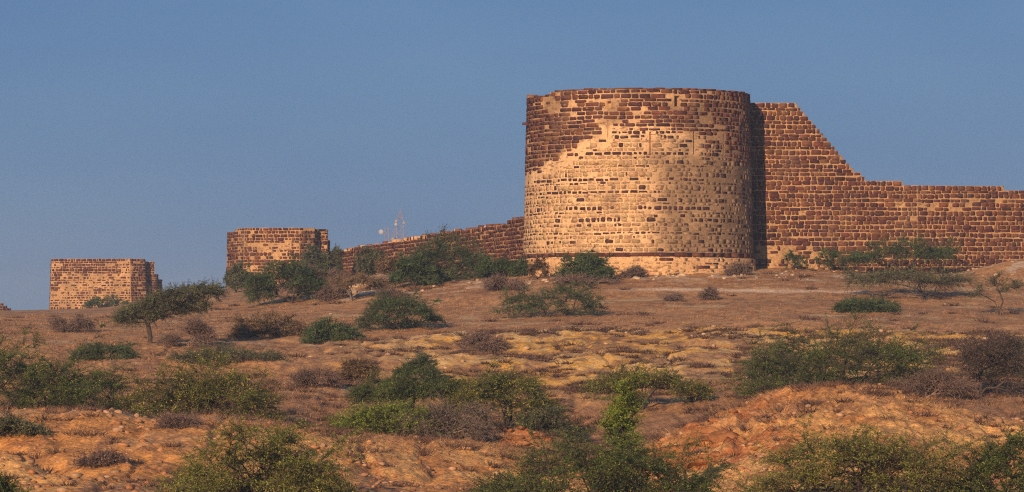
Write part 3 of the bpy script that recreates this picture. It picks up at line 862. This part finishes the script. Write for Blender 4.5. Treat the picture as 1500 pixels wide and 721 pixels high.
def plant(kind, pl, pr, rt, rb, style, leaf, label, y=None, dens=1.0, base=.5, cat='bush', n=None, bark=None, group=None, leafsize=1.0, seed=None, depth=.8, stems=4, zoff=0, tipv=.0, shoots=0):
    """thorn bush or tree that fills (pl..pr, rt..rb) of the view when it stands at distance y"""
    rg = random.Random(seed if seed is not None else int(pl * 7 + rt * 13 + pr))
    pxb = pl + (pr - pl) * base
    if y is None: y = depth_for(pxb, rb)
    W = (pr - pl) * y / F; D = W * depth
    x0 = (pxb - PX0) / F * y; z0 = H(x0, y) - .05 + zoff
    Hh = max(.3, HOR / F * y - rt * y / F - z0)
    xc = ((pl + pr) / 2 - PX0) / F * y - x0
    area = W * Hh
    n = int((n or np.clip(80 + area * 11, 70, 400)) * (1.9 if style == 'mass' else 1.5))
    pts = [p + Vector((xc, 0, 0)) for p in envelope(style, rg, n, W * .93, Hh * .95, D)]
    for _ in range(int(shoots * 1.6) + 4):          # long shoots that break the outline
        p = rg.choice(pts); q = p + Vector((rg.uniform(-.35, .6) * .3 * W, rg.uniform(-.2, .2) * W, rg.uniform(.08, .42) * Hh))
        if abs(q.x - xc) < W * .52 and q.z < Hh * 1.10: pts += [p.lerp(q, .35), p.lerp(q, .7), q]
    # skeleton ----------------------------------------------------------
    nodes = [Vector((0, 0, -.1))]; par = [-1]; plen = [0.0]
    for s in range(stems):
        a = 2 * math.pi * (s + rg.random()) / stems; r = .05 * W * (.4 if stems < 2 else 1)
        h = Hh * (rg.uniform(.28, .4) if style in ('umbrella', 'wind') else rg.uniform(.12, .22))
        q = Vector((math.cos(a) * r * 1.6, math.sin(a) * r * 1.6, h))
        m = Vector((math.cos(a) * r * .4, math.sin(a) * r * .4, h * .45))
        for v, pi in ((m, 0), (q, len(nodes))):
            nodes.append(v); par.append(pi if v is m else len(nodes) - 2); plen.append((v - nodes[par[-1]]).length + plen[par[-1]])
    pts.sort(key=lambda p: p.length)
    NA = np.zeros((len(pts) * 2 + len(nodes), 3)); NA[:len(nodes)] = nodes
    PLn = np.zeros(len(NA)); PLn[:len(nodes)] = plen
    cnt = len(nodes)
    for p in pts:
        pa = np.array(p)
        dd = np.linalg.norm(NA[1:cnt] - pa, axis=1) + .35 * PLn[1:cnt] + .6 * np.maximum(0, NA[1:cnt, 2] - pa[2])
        k = int(np.argmin(dd)) + 1
        a = Vector(NA[k]); l = (p - a).length
        if l > .12 * (W + Hh):
            m = a.lerp(p, .5) + Vector((rg.uniform(-1, 1), rg.uniform(-1, 1), rg.uniform(-.2, 1.0))) * l * .13
            NA[cnt] = m; PLn[cnt] = PLn[k] + l / 2; par.append(k); k = cnt; cnt += 1
        NA[cnt] = pa; PLn[cnt] = PLn[k] + (p - Vector(NA[k])).length; par.append(k); cnt += 1
    NA = NA[:cnt]
    load = np.zeros(cnt); kids = np.zeros(cnt, int)
    for i in range(cnt - 1, 0, -1):
        if kids[i] == 0: load[i] += 1
        kids[par[i]] += 1; load[par[i]] += load[i]
    rad = np.clip(.0105 * np.maximum(load, 1) ** .5 * (.7 + .10 * Hh), .008, .30)
    V = []; Q = []
    for i in range(1, cnt):
        p = par[i]
        tube(V, Q, NA[p], NA[i], min(rad[p], rad[i] * 1.5), rad[i], 5 if rad[i] > .03 else 3)
    # sprays of twigs ---------------------------------------------------
    rs = np.random.RandomState(rg.randrange(1 << 30))
    pix = y / F * 1.465                                  # metres per output pixel
    dirs = []; org = []
    per = 8 if leaf not in ('dry',) else 10
    for i in range(1 + 2 * stems, cnt):
        if NA[i][2] < .12 * Hh and style in ('umbrella', 'wind'): continue
        d0 = NA[i] - NA[par[i]]; d0 = d0 / (np.linalg.norm(d0) + 1e-6)
        c = NA[i] - np.array([xc, 0, .35 * Hh]); c = c / (np.linalg.norm(c) + 1e-6)
        for k in range(per if kids[i] == 0 else per // 2):
            v = rs.normal(size=3) * np.array([.8, .8, .5]) + d0 * .6 + c * .35 + np.array([.12, 0, .20])
            dirs.append(v / np.linalg.norm(v)); org.append(NA[i])
    dirs = np.array(dirs); org = np.array(org); S = len(dirs)
    scl = np.clip(.34 + .07 * W, .25, 1.0) * (1.15 if leaf == 'dry' else 1)
    Ls = rs.uniform(.5, 1.2, S) * scl
    droop = rs.uniform(.0, .55, S) * Ls
    tw = max(.006, pix * (.22 if leaf == 'dry' else .10))
    mid = org + dirs * (Ls * .55)[:, None]; mid[:, 2] -= droop * .25
    end = org + dirs * Ls[:, None]; end[:, 2] -= droop
    # twigs as three-sided tapering rods
    side = np.cross(dirs, rs.normal(size=(S, 3))); side /= np.linalg.norm(side, axis=1)[:, None] + 1e-6
    up = np.cross(dirs, side)
    tv = []
    for P_, r in ((org, tw), (mid, tw * .8), (end, tw * .35)):
        for a in (0, 2.094, 4.189): tv.append(P_ + (side * math.cos(a) + up * math.sin(a)) * r)
    TV = np.stack(tv, 1).reshape(-1, 3)
    b = np.arange(S)[:, None] * 9 + len(V)
    tq = []
    for lv in (0, 3):
        for i in range(3):
            j = (i + 1) % 3
            tq.append(np.concatenate([b + lv + i, b + lv + j, b + lv + 3 + j, b + lv + 3 + i], 1))
    Vb = np.concatenate([np.array(V), TV]); Qb = np.concatenate([np.array(Q)] + tq)
    bm = bark or (M_DEAD if leaf == 'dry' else M_BARK)
    root = empty(kind, (x0, y, z0), label, cat, group)
    # leaves ------------------------------------------------------------
    m = 12 if leaf != 'dry' else 3
    lw = max(.028, pix * .58) * leafsize; ll = lw * 2.8
    keep = dens * (1 if leaf != 'dry' else .8)
    t = np.tile(np.linspace(.12, 1.0, m), (S, 1)) + rs.uniform(-.05, .05, (S, m))
    pos = org[:, None] + (dirs * Ls[:, None])[:, None] * t[..., None]
    pos[..., 2] -= droop[:, None] * t ** 2
    pos = np.repeat(pos[:, :, None, :], 2, 2)            # both sides of the twig
    sg = np.array([1, -1])[None, None, :, None]
    ax = side[:, None, None, :] * sg + dirs[:, None, None, :] * .55 + rs.normal(size=(S, m, 2, 3)) * .35
    ax[..., 2] *= .8
    pos = pos.reshape(-1, 3); ax = ax.reshape(-1, 3); ax /= np.linalg.norm(ax, axis=1)[:, None] + 1e-6
    bare = np.repeat(np.where(rs.random(S) < .09, .12, rs.uniform(.8, 1.3, S)), m * 2)
    sel = rs.random(len(pos)) < keep * bare
    pos = pos[sel]; ax = ax[sel]
    sel = pos[:, 2] > .03; pos = pos[sel]; ax = ax[sel]
    nr = rs.normal(size=pos.shape) * .6 + np.array([0, -.1, .8]); wv = np.cross(ax, nr); wv /= np.linalg.norm(wv, axis=1)[:, None] + 1e-6
    sz = rs.uniform(.65, 1.25, len(pos))[:, None]
    a0 = pos; a1 = pos + ax * ll * .5 * sz + wv * lw * .5 * sz; a2 = pos + ax * ll * sz; a3 = pos + ax * ll * .5 * sz - wv * lw * .5 * sz
    LV = np.stack([a0, a1, a2, a3], 1).reshape(-1, 3)
    LQ = np.arange(len(LV)).reshape(-1, 4)
    mesh_obj('trunk' if cat == 'tree' else 'branches', Vb, Qb, bm, root)
    if len(LQ): mesh_obj('crown', LV, LQ, LEAF[leaf], root)
    return root

def plants():
    G = 'thorn bushes and trees scattered over the slope'
    B = lambda *a, **k: plant(*a, group=G, **k)
    # --- front row, roots below the picture
    B('bush', 235, 512, 628, 745, 'mass', 'fresh', 'feathery yellow green bush cut by the bottom edge below the left dirt bank', y=101, dens=.8, stems=6, shoots=22, cat='bush')
    B('bush', 690, 1062, 640, 755, 'mass', 'dark', 'wide dark green thicket at the bottom edge in the middle', y=101, dens=1.0, stems=6, shoots=10)
    B('shrub', 862, 950, 562, 720, 'column', 'bright', 'tall narrow bright green shrub rising out of the wide bottom thicket', y=104, dens=1.0, stems=3, cat='shrub')
    B('bush', 1085, 1425, 640, 755, 'spread', 'fresh', 'open airy bush with bare arching branches at the bottom edge before the right mound', y=100, dens=.62, stems=5, shoots=26)
    B('bush', 1390, 1540, 625, 755, 'mass', 'dark', 'dark feathery bush in the bottom right corner', y=100, dens=.75, stems=4, shoots=14)
    B('shrub', -30, 36, 698, 745, 'spiky', 'dark', 'few leafy shoots poking up in the bottom left corner', y=100, dens=.8, stems=3, cat='shrub', n=40)
    # --- left bank
    B('bush', -30, 62, 616, 652, 'spread', 'grey', 'small dull green bush on the left bank at the left edge', y=118, dens=.9)
    B('shrub', 116, 176, 682, 712, 'spiky', 'dry', 'small dark dead shrub low on the left bank', y=111, cat='dry shrub')
    B('shrub', 232, 300, 622, 650, 'spiky', 'dry', 'faded twiggy shrub just below the edge of the left bank', y=119, cat='dry shrub')
    # --- behind the bank
    B('bush', -90, 185, 488, 612, 'mass', 'dark', 'big dark green bush filling the left edge behind the dirt bank', y=137, dens=1.1, stems=7, shoots=22, n=330)
    B('tree', 175, 412, 520, 616, 'mass', 'olive', 'olive tree with several dark stems and yellow flecks behind the left bank', y=138, dens=1.0, stems=6, base=.58, cat='tree', n=300, shoots=8)
    B('bush', 484, 660, 585, 642, 'mass', 'bright', 'low leafy bright green bush beside the heap of grey dead branches', y=137, dens=1.2, stems=7)
    B('shrub', 590, 722, 588, 640, 'dome', 'dry', 'heap of grey dead branches beside the low bright green bush', y=136.5, stems=8, cat='dry shrub', bark=M_BARKG)
    B('tree', 520, 690, 546, 616, 'umbrella', 'dark', 'dark green thorn tree behind the heap of dead branches', y=146, dens=1.1, stems=6, n=240, cat='tree', shoots=4)
    B('tree', 640, 825, 535, 622, 'spread', 'olive', 'spreading thorn tree with dark forked trunk behind the red rocky heap', y=144, dens=1.1, stems=4, base=.5, cat='tree', n=240, shoots=4)
    B('bush', 755, 842, 583, 640, 'mass', 'grey', 'sparse grey green bush right of the red rocky heap', y=142, dens=.7, stems=5)
    B('tree', 868, 1028, 545, 612, 'umbrella', 'olive', 'thin flat crowned tree behind the narrow bright green shrub', y=152, dens=.75, stems=3, base=.45, cat='tree', shoots=5)
    # --- right, behind the mound
    B('bush', 1075, 1395, 474, 590, 'mass', 'dark', 'largest dark green bush, spreading behind the right earth mound', y=150, dens=1.15, stems=8, shoots=18, n=330)
    B('shrub', 1092, 1180, 505, 566, 'dome', 'dry', 'purplish dry bush at the left flank of the largest green bush', y=160, cat='dry shrub')
    B('tree', 1385, 1512, 488, 580, 'dome', 'dry', 'half bare grey tree with a visible trunk at the right edge', y=152, cat='tree', stems=3, base=.40, bark=M_BARK)
    B('bush', 1440, 1530, 484, 560, 'mass', 'grey', 'grey green bush behind the half bare tree at the right edge', y=166, dens=.6)
    B('shrub', 1290, 1420, 545, 592, 'dome', 'dry', 'purple grey dead brush between the largest bush and the half bare tree', y=146, cat='dry shrub')
    # --- scarp
    B('shrub', 428, 492, 545, 578, 'dome', 'dry', 'dark dry shrub beside the dirt track left of the ochre slope', cat='dry shrub', y=158)
    B('shrub', 496, 548, 528, 562, 'dome', 'rust', 'brown shrub at the foot of the ochre slope', cat='dry shrub', y=165)
    B('bush', 580, 645, 524, 546, 'spread', 'deep', 'small sprawling green bush low on the ochre slope', y=170, dens=.7)
    B('shrub', 668, 742, 490, 520, 'dome', 'dry', 'wide dead bush on the upper ochre slope', cat='dry shrub', y=187)
    B('bush', 108, 200, 503, 532, 'spread', 'deep', 'low green bush below the wind swept tree, behind the big left bush', y=182, dens=.8)
    B('bush', 248, 420, 512, 540, 'spread', 'grey', 'thin grey green bush behind the olive tree', y=178, dens=.7)
    # --- plateau, left
    B('tree', 164, 326, 414, 516, 'wind', 'grey', 'wind swept thorn tree leaning to the right with a dark trunk', y=196, dens=1.25, stems=1, base=.35, cat='tree', n=260, depth=.5)
    B('shrub', 236, 316, 470, 520, 'dome', 'dry', 'tangled dry bush under the crown of the wind swept tree', y=194, cat='dry shrub')
    B('shrub', 66, 136, 468, 492, 'spiky', 'dry', 'small dry shrub on the plateau left of the wind swept tree', cat='dry shrub', y=214)
    B('bush', 342, 456, 460, 498, 'mass', 'rust', 'low sparse brown green bush on the plateau below the nearer far bastion', y=206, dens=.6, shoots=8)
    B('bush', 444, 530, 470, 508, 'mass', 'deep', 'dark green bush on the edge of the plateau, next to the sparse brown one', y=199, dens=.95)
    B('bush', 522, 644, 434, 492, 'spread', 'deep', 'spreading green and grey bush on the plateau edge below the low wall', y=205, dens=.6, shoots=10)
    B('bush', 735, 886, 418, 470, 'spread', 'deep', 'low wide thorn bush with a flat ragged top in front of the round bastion', y=214, dens=.8, stems=7, base=.42, n=95, shoots=6)
    # --- along the walls
    B('bush', 812, 898, 371, 412, 'dome', 'deep', 'round dense green bush against the foot of the round bastion', y=238, dens=1.5, stems=6, n=200)
    B('shrub', 806, 905, 404, 415, 'dome', 'dry', 'low dry brush in front of the round green bush', y=236, cat='dry shrub', n=60)
    B('shrub', 708, 770, 406, 436, 'dome', 'dry', 'brownish dry bush left of the bastion foot', y=235, cat='dry shrub')
    B('bush', 590, 722, 338, 414, 'mass', 'deep', 'tall green bush standing before the low wall', y=248, dens=.5, stems=7, n=260, shoots=14)
    B('bush', 574, 640, 374, 406, 'spread', 'deep', 'low dark green bush at the left foot of the tall wall bush', y=245, dens=1.0)
    B('bush', 690, 772, 376, 414, 'dome', 'deep', 'rounded green bush tucked into the corner of low wall and round bastion', y=247, dens=.85)
    B('bush', 520, 562, 362, 392, 'dome', 'grey', 'small grey bush against the low wall', y=292, dens=.8)
    B('bush', 552, 606, 372, 392, 'dome', 'rust', 'small brown bush between the grey one and the tall wall bush', y=280, dens=.7)
    B('bush', 440, 502, 354, 414, 'dome', 'grey', 'grey green bush covering the right corner of the nearer far bastion', y=326, dens=1.1, n=200)
    B('tree', 360, 478, 382, 448, 'spread', 'deep', 'green thorn tree with dark stems in front of the nearer far bastion', y=246, dens=.9, stems=4, cat='tree', base=.57, n=240, shoots=12)
    B('shrub', 414, 510, 392, 446, 'dome', 'dry', 'grey leafless bush behind the green thorn tree', y=262, cat='dry shrub')
    B('shrub', 464, 504, 422, 447, 'dome', 'dry', 'dark dead shrub right of the green thorn tree', y=243, cat='dry shrub')
    B('bush', 326, 366, 389, 428, 'dome', 'grey', 'dull bush at the left foot of the nearer far bastion', y=312, dens=.9)
    B('tree', 488, 566, 402, 445, 'umbrella', 'rust', 'small nearly bare tree on the stony slope', y=240, dens=.35, stems=3, cat='tree', base=.35, bark=M_BARKG)
    B('shrub', 552, 596, 424, 447, 'dome', 'dry', 'round dry shrub on the stony slope', y=236, cat='dry shrub')
    B('bush', 122, 192, 436, 450, 'spread', 'deep', 'low green bush before the farthest bastion', y=390, dens=.45, n=45)
    # --- right of the bastion
    B('shrub', 1142, 1180, 370, 388, 'spiky', 'deep', 'little green plant at the foot of the stepped wall', y=250, dens=.5, cat='shrub', n=12)
    B('bush', 1194, 1242, 361, 396, 'spiky', 'deep', 'upright dark green bush against the stepped wall', y=249, dens=.55, n=24)
    B('tree', 1242, 1402, 357, 410, 'umbrella', 'deep', 'dark flat spreading tree touching the stepped wall', y=247, dens=.75, cat='tree', n=110, shoots=12)
    B('tree', 1238, 1424, 396, 446, 'umbrella', 'grey', 'wide pale green thorn tree with short trunk below the stepped wall', y=226, dens=.7, cat='tree', base=.63, n=150, stems=3)
    B('bush', 1222, 1318, 440, 464, 'spread', 'deep', 'low sprawling green bush on the plateau right of the footpath', y=215, dens=1.0)
    B('tree', 1420, 1505, 400, 466, 'umbrella', 'grey', 'thin sparse tree at the right edge of the plateau', y=214, cat='tree', base=.5, dens=.3, n=45, stems=3)
    B('shrub', 1026, 1048, 425, 446, 'dome', 'dry', 'single small dark shrub on the plateau right below the bastion', y=225, cat='dry shrub', n=50)
    B('shrub', 976, 1000, 436, 448, 'dome', 'dry', 'tiny reddish tuft left of the single small dark shrub', y=224, cat='dry shrub', n=40)
    B('shrub', 912, 954, 394, 407, 'dome', 'dry', 'low brown shrub at the centre of the bastion foot', y=239, cat='dry shrub', n=60)
    B('shrub', 1056, 1104, 388, 402, 'dome', 'dry', 'low brown shrub at the right end of the bastion foot', y=241, cat='dry shrub', n=60)
    B('shrub', 772, 802, 382, 404, 'spiky', 'rust', 'thin leggy plant at the left end of the bastion foot', y=241, cat='shrub', n=40, dens=.6)

# ------------------------------------------------------------------ ground cover
def scatter(n, y0, y1, px0, px1, rs, fn):
    """screen-uniform candidates thinned by fn(x, y) in 0..1"""
    px = rs.uniform(px0, px1, n); inv = rs.uniform(1 / y1, 1 / y0, n); y = 1 / inv
    x = (px - PX0) / F * y
    k = rs.random(n) < fn(x, y)
    return x[k], y[k]

def blades(name, x, y, nb, hmin, hmax, spread, width, mat, seed, lean=.5):
    rs = np.random.RandomState(seed); n = len(x)
    z = height(x, y)
    s = rs.uniform(.6, 1.3, n)
    bx = x[:, None] + rs.normal(size=(n, nb)) * spread * s[:, None]
    by = y[:, None] + rs.normal(size=(n, nb)) * spread * s[:, None]
    h = rs.uniform(hmin, hmax, (n, nb)) * s[:, None]
    bz = np.repeat(z[:, None], nb, 1) - .02
    lx = rs.normal(size=(n, nb)) * lean * h + (bx - x[:, None]) * .8; ly = rs.normal(size=(n, nb)) * lean * h + (by - y[:, None]) * .8
    a = rs.uniform(0, math.pi, (n, nb)); w = width * (y[:, None] / 150) * rs.uniform(.6, 1.3, (n, nb))
    wx = np.cos(a) * w / 2; wy = np.sin(a) * w / 2
    p0 = np.stack([bx - wx, by - wy, bz], -1); p1 = np.stack([bx + wx, by + wy, bz], -1)
    p2 = np.stack([bx + lx, by + ly, bz + h], -1)
    V = np.stack([p0, p1, p2], 2).reshape(-1, 3)
    o = mesh_obj(name, V, np.arange(len(V)).reshape(-1, 3), mat)
    return o

def cover():
    rs = np.random.RandomState(77)
    def gfn(x, y):
        n = fbm(x / 3.5, y / 4.5, 4, 401)
        g = sstep(.40, .62, n) * .9 + .08
        g = g * (1 - .93 * ochre_zone(x, y))
        fg = 1 - sstep(112, 122, y)
        pathz = np.exp(-((y - 231.5) / 1.1) ** 2) * sstep(870, 930, PX0 + F * x / y) * (1 - sstep(1250, 1290, PX0 + F * x / y))
        return g * (1 - .94 * fg) * (1 - pathz)
    x, y = scatter(85000, 98, 260, -150, 1650, rs, gfn)
    o = blades('dry_grass', x, y, 7, .05, .17, .14, .026, M_GRASS, 5)
    tag(o, 'short straw brown dry grass over the slope', 'grass', kind='stuff')
    def sfn(x, y):
        oz = ochre_zone(x, y)
        n = fbm(x / 2.2, y / 2.2, 3, 411)
        gl = sstep(123, 128, y) * (1 - sstep(166, 178, y)) * .36
        bank = sstep(117, 121, y) * (1 - sstep(124, 128, y)) * .3
        wallf = sstep(236, 240, y) * .15
        return np.clip((oz * .9 + gl + bank + wallf) * sstep(.44, .56, n) + .03, 0, 1)
    x, y = scatter(17000, 104, 252, -150, 1650, rs, sfn)
    o = blades('low_scrub', x, y, 64, .06, .26, .17, .055, M_SCRUB, 6, .6)
    tag(o, 'low brown and purplish dry scrub dotting the ochre slope', 'scrub', kind='stuff')
    # loose stones
    def stn(x, y):
        px = PX0 + F * x / y
        a = sstep(232, 240, y) * sstep(470, 520, px) * .55 + sstep(237, 240, y) * sstep(750, 780, px) * .6
        b = (1 - sstep(124, 130, y)) * .45
        c = np.clip(bump(x, y, 755, 138.5, 1, 1.8, 1.8), 0, 1) * 1.0
        d = np.clip(bump(x, y, 1030, 119, 1, 2.6, 6), 0, 1)
        e = ochre_zone(x, y) * .22
        return np.clip((a + b + c + d + e) * sstep(.38, .6, fbm(x / 1.8, y / 1.8, 3, 421)) + .008, 0, 1)
    x, y = scatter(20000, 102, 300, -100, 1620, rs, stn)
    V, Fc, C = rocks(x, y, rs, .035, .17)
    o = mesh_obj('loose_stones', V, Fc, M_ROCK, None, C)
    tag(o, 'small pale and rusty stones strewn over the ground', 'stones', kind='stuff')

ICO = None
def ico():
    global ICO
    if ICO is None:
        import bmesh
        bm = bmesh.new(); bmesh.ops.create_icosphere(bm, subdivisions=1, radius=1)
        bm.verts.ensure_lookup_table()
        ICO = (np.array([v.co for v in bm.verts]), np.array([[v.index for v in f.verts] for f in bm.faces])); bm.free()
    return ICO

def rocks(x, y, rs, smin, smax):
    v, f = ico(); n = len(x)
    s = smin + (smax - smin) * rs.random(n) ** 2.5
    sc = np.stack([s * rs.uniform(.8, 1.5, n), s * rs.uniform(.8, 1.5, n), s * rs.uniform(.45, .8, n)], -1)
    jv = v[None] * (1 + rs.uniform(-.28, .28, (n, len(v), 1)))
    a = rs.uniform(0, 6.28, n); ca, sa = np.cos(a)[:, None], np.sin(a)[:, None]
    p = jv * sc[:, None]
    X = p[..., 0] * ca - p[..., 1] * sa; Yy = p[..., 0] * sa + p[..., 1] * ca
    z = height(x, y)
    V = np.stack([X + x[:, None], Yy + y[:, None], p[..., 2] + z[:, None] + s[:, None] * .15], -1).reshape(-1, 3)
    Fc = (f[None] + (np.arange(n) * len(v))[:, None, None]).reshape(-1, 3)
    pale = np.array([.52, .38, .25]); red = np.array([.38, .155, .06])
    t = np.where(y < 150, rs.random(n) * .6 + .4, rs.random(n) * .35)[:, None]
    c = (pale * (1 - t) + red * t) * rs.uniform(.7, 1.15, (n, 1))
    return V, Fc, np.repeat(c, len(v), 0)

def boulders():
    """rust-red blocks bedded in the right mound and in the small heap"""
    rg = random.Random(3); rs = np.random.RandomState(8)
    v, f = ico()
    import bmesh
    bm = bmesh.new(); bmesh.ops.create_icosphere(bm, subdivisions=3, radius=1); bm.verts.ensure_lookup_table()
    bv = np.array([q.co for q in bm.verts]); bf = np.array([[q.index for q in fc.verts] for fc in bm.faces]); bm.free()
    spots = []
    for k in range(44): spots.append((rg.gauss(1045, 55), rg.uniform(112.5, 121.5), .10 + .34 * rg.random() ** 2, 'rust red boulder bedded in the left face of the right earth mound', 'boulders in the right mound'))
    for k in range(22): spots.append((rg.gauss(748, 24), rg.uniform(136.5, 138.8), .10 + .2 * rg.random() ** 2, 'rust orange rock in the small heap at the middle of the slope', 'rocks of the small heap'))
    for k in range(9): spots.append((rg.uniform(505, 560), rg.uniform(244, 262), rg.uniform(.22, .5), 'pale limestone block lying on the stony slope below the low wall', 'pale blocks on the stony slope'))
    for k in range(24): spots.append((rg.uniform(775, 1110), rg.uniform(238, 241.3), .10 + .22 * rg.random() ** 2, 'pale block fallen from the masonry at the foot of the round bastion', 'fallen blocks at the bastion foot'))
    spots.append((492, 126.5, .22, 'lone orange stone beside the dirt track at the end of the left bank', None))
    for (px, y, s, lab, grp) in spots:
        x = (px - PX0) / F * y; z = H(x, y)
        off = rs.uniform(0, 50, 2)
        p = bv.copy()
        for _ in range(13):                       # split faces
            nv = rs.normal(size=3); nv /= np.linalg.norm(nv); dd = rs.uniform(.45, .8)
            ex = np.maximum(0, p @ nv - dd); p = p - ex[:, None] * nv
        d = 1 + .28 * (fbm(p[:, 0] * 3 + off[0] + p[:, 2], p[:, 1] * 3 + off[1] - p[:, 2], 3, 91) - .5)
        p = p * d[:, None] * 1.35 * np.array([rs.uniform(.9, 1.7), rs.uniform(.8, 1.3), rs.uniform(.5, .75)]) * s
        a = rs.uniform(0, 6.28); R2 = np.array([[math.cos(a), -math.sin(a), 0], [math.sin(a), math.cos(a), 0], [0, 0, 1]])
        p = p @ R2.T
        base = np.array([.33, .135, .05]) if 'rust' in lab or 'orange' in lab else np.array([.52, .38, .24])
        c = base * rs.uniform(.75, 1.2)
        o = mesh_obj('boulder', p, bf, M_ROCK, None, np.tile(c, (len(p), 1)), smooth=False)
        o.location = (x, y, z + .02)
        tag(o, lab, 'boulder', grp)

# ------------------------------------------------------------------ light, sky, camera
EL, AZ = 17.0, 19.0                       # sun height, and degrees left of straight behind the camera
def light():
    sd = Vector((-math.sin(math.radians(AZ)) * math.cos(math.radians(EL)), -math.cos(math.radians(AZ)) * math.cos(math.radians(EL)), math.sin(math.radians(EL))))
    l = bpy.data.lights.new('sun', 'SUN'); l.energy = 5.0; l.angle = math.radians(.6); l.color = (1, .70, .42)
    o = bpy.data.objects.new('sun', l); COL.objects.link(o)
    o.rotation_euler = (-sd).to_track_quat('-Z', 'Y').to_euler(); o.location = (-60, -120, 90)
    w = bpy.data.worlds.new('World'); SC.world = w; w.use_nodes = True
    N, L = w.node_tree.nodes, w.node_tree.links
    bg = N['Background']
    sky = N.new('ShaderNodeTexSky'); sky.sky_type = 'NISHITA'; sky.sun_disc = False
    sky.sun_elevation = math.radians(EL); sky.sun_rotation = math.radians(180 + AZ)
    sky.air_density = 1.0; sky.dust_density = .3; sky.ozone_density = 4.0; sky.altitude = 0
    mx = N.new('ShaderNodeMix'); mx.data_type = 'RGBA'; tc = N.new('ShaderNodeTexCoord'); sx = N.new('ShaderNodeSeparateXYZ'); L.new(tc.outputs['Generated'], sx.inputs[0])
    mr = N.new('ShaderNodeMapRange'); mr.inputs[1].default_value = .10; mr.inputs[2].default_value = .5
    mr.inputs[3].default_value = .76; mr.inputs[4].default_value = .32      # an evening-blue veil low in the sky, clear sky overhead
    nz = N.new('ShaderNodeTexNoise'); nz.inputs['Scale'].default_value = 5; nz.inputs['Detail'].default_value = 3
    mp = N.new('ShaderNodeMapping'); mp.inputs['Scale'].default_value = (1, 1, 3.5); L.new(tc.outputs['Generated'], mp.inputs[0]); L.new(mp.outputs[0], nz.inputs['Vector'])
    ad = N.new('ShaderNodeMath'); ad.operation = 'MULTIPLY_ADD'; ad.inputs[1].default_value = .16; L.new(nz.outputs['Fac'], ad.inputs[0])
    L.new(sx.outputs[2], mr.inputs[0]); L.new(mr.outputs[0], ad.inputs[2]); L.new(ad.outputs[0], mx.inputs[0])
    L.new(sky.outputs[0], mx.inputs[6]); mx.inputs[7].default_value = (.58, 1.34, 3.1, 1)
    L.new(mx.outputs[2], bg.inputs['Color']); bg.inputs['Strength'].default_value = .10

def haze():
    V = [(x, y, z) for z in (-27, 33) for x, y in ((-3700, -95), (3700, -95), (3700, 3300), (-3700, 3300))]
    Q = [(3, 2, 1, 0), (4, 5, 6, 7), (0, 1, 5, 4), (1, 2, 6, 5), (2, 3, 7, 6), (3, 0, 4, 7)]
    m, nt, N, L = new_mat('evening_haze')
    out = N.new('ShaderNodeOutputMaterial'); v = N.new('ShaderNodeVolumePrincipled')
    v.inputs['Color'].default_value = (.55, .75, 1, 1); v.inputs['Density'].default_value = HAZE; v.inputs['Anisotropy'].default_value = 0
    L.new(v.outputs[0], out.inputs['Volume'])
    o = mesh_obj('haze', np.array(V, float), np.array(Q), m); tag(o, kind='stuff')
    o['label'] = 'thin evening haze over the whole slope'

HAZE = .0003
def camera():
    c = bpy.data.cameras.new('camera'); o = bpy.data.objects.new('camera', c); COL.objects.link(o)
    c.sensor_width = 36; c.lens = F / 1500 * 36; c.shift_y = (HOR - 360.5) / 1500
    c.clip_start = .5; c.clip_end = 9000
    o.location = (0, 0, 0); o.rotation_euler = (math.radians(90), 0, 0)
    SC.camera = o

make_ground()
tower(); right_wall(); left_wall(); bastions(); masts()
plants(); cover(); boulders()
light(); camera(); haze()
SC.view_settings.view_transform = 'Standard'; SC.view_settings.look = 'None'
SC.view_settings.gamma = 1; SC.view_settings.use_curve_mapping = False
SC.view_settings.exposure = .15
SC.cycles.use_denoising = False
SC.cycles.filter_width = 1.15
SC.cycles.sample_clamp_indirect = 2; SC.cycles.sample_clamp_direct = 5
SC.cycles.max_bounces = 5; SC.cycles.diffuse_bounces = 3; SC.cycles.transparent_max_bounces = 4
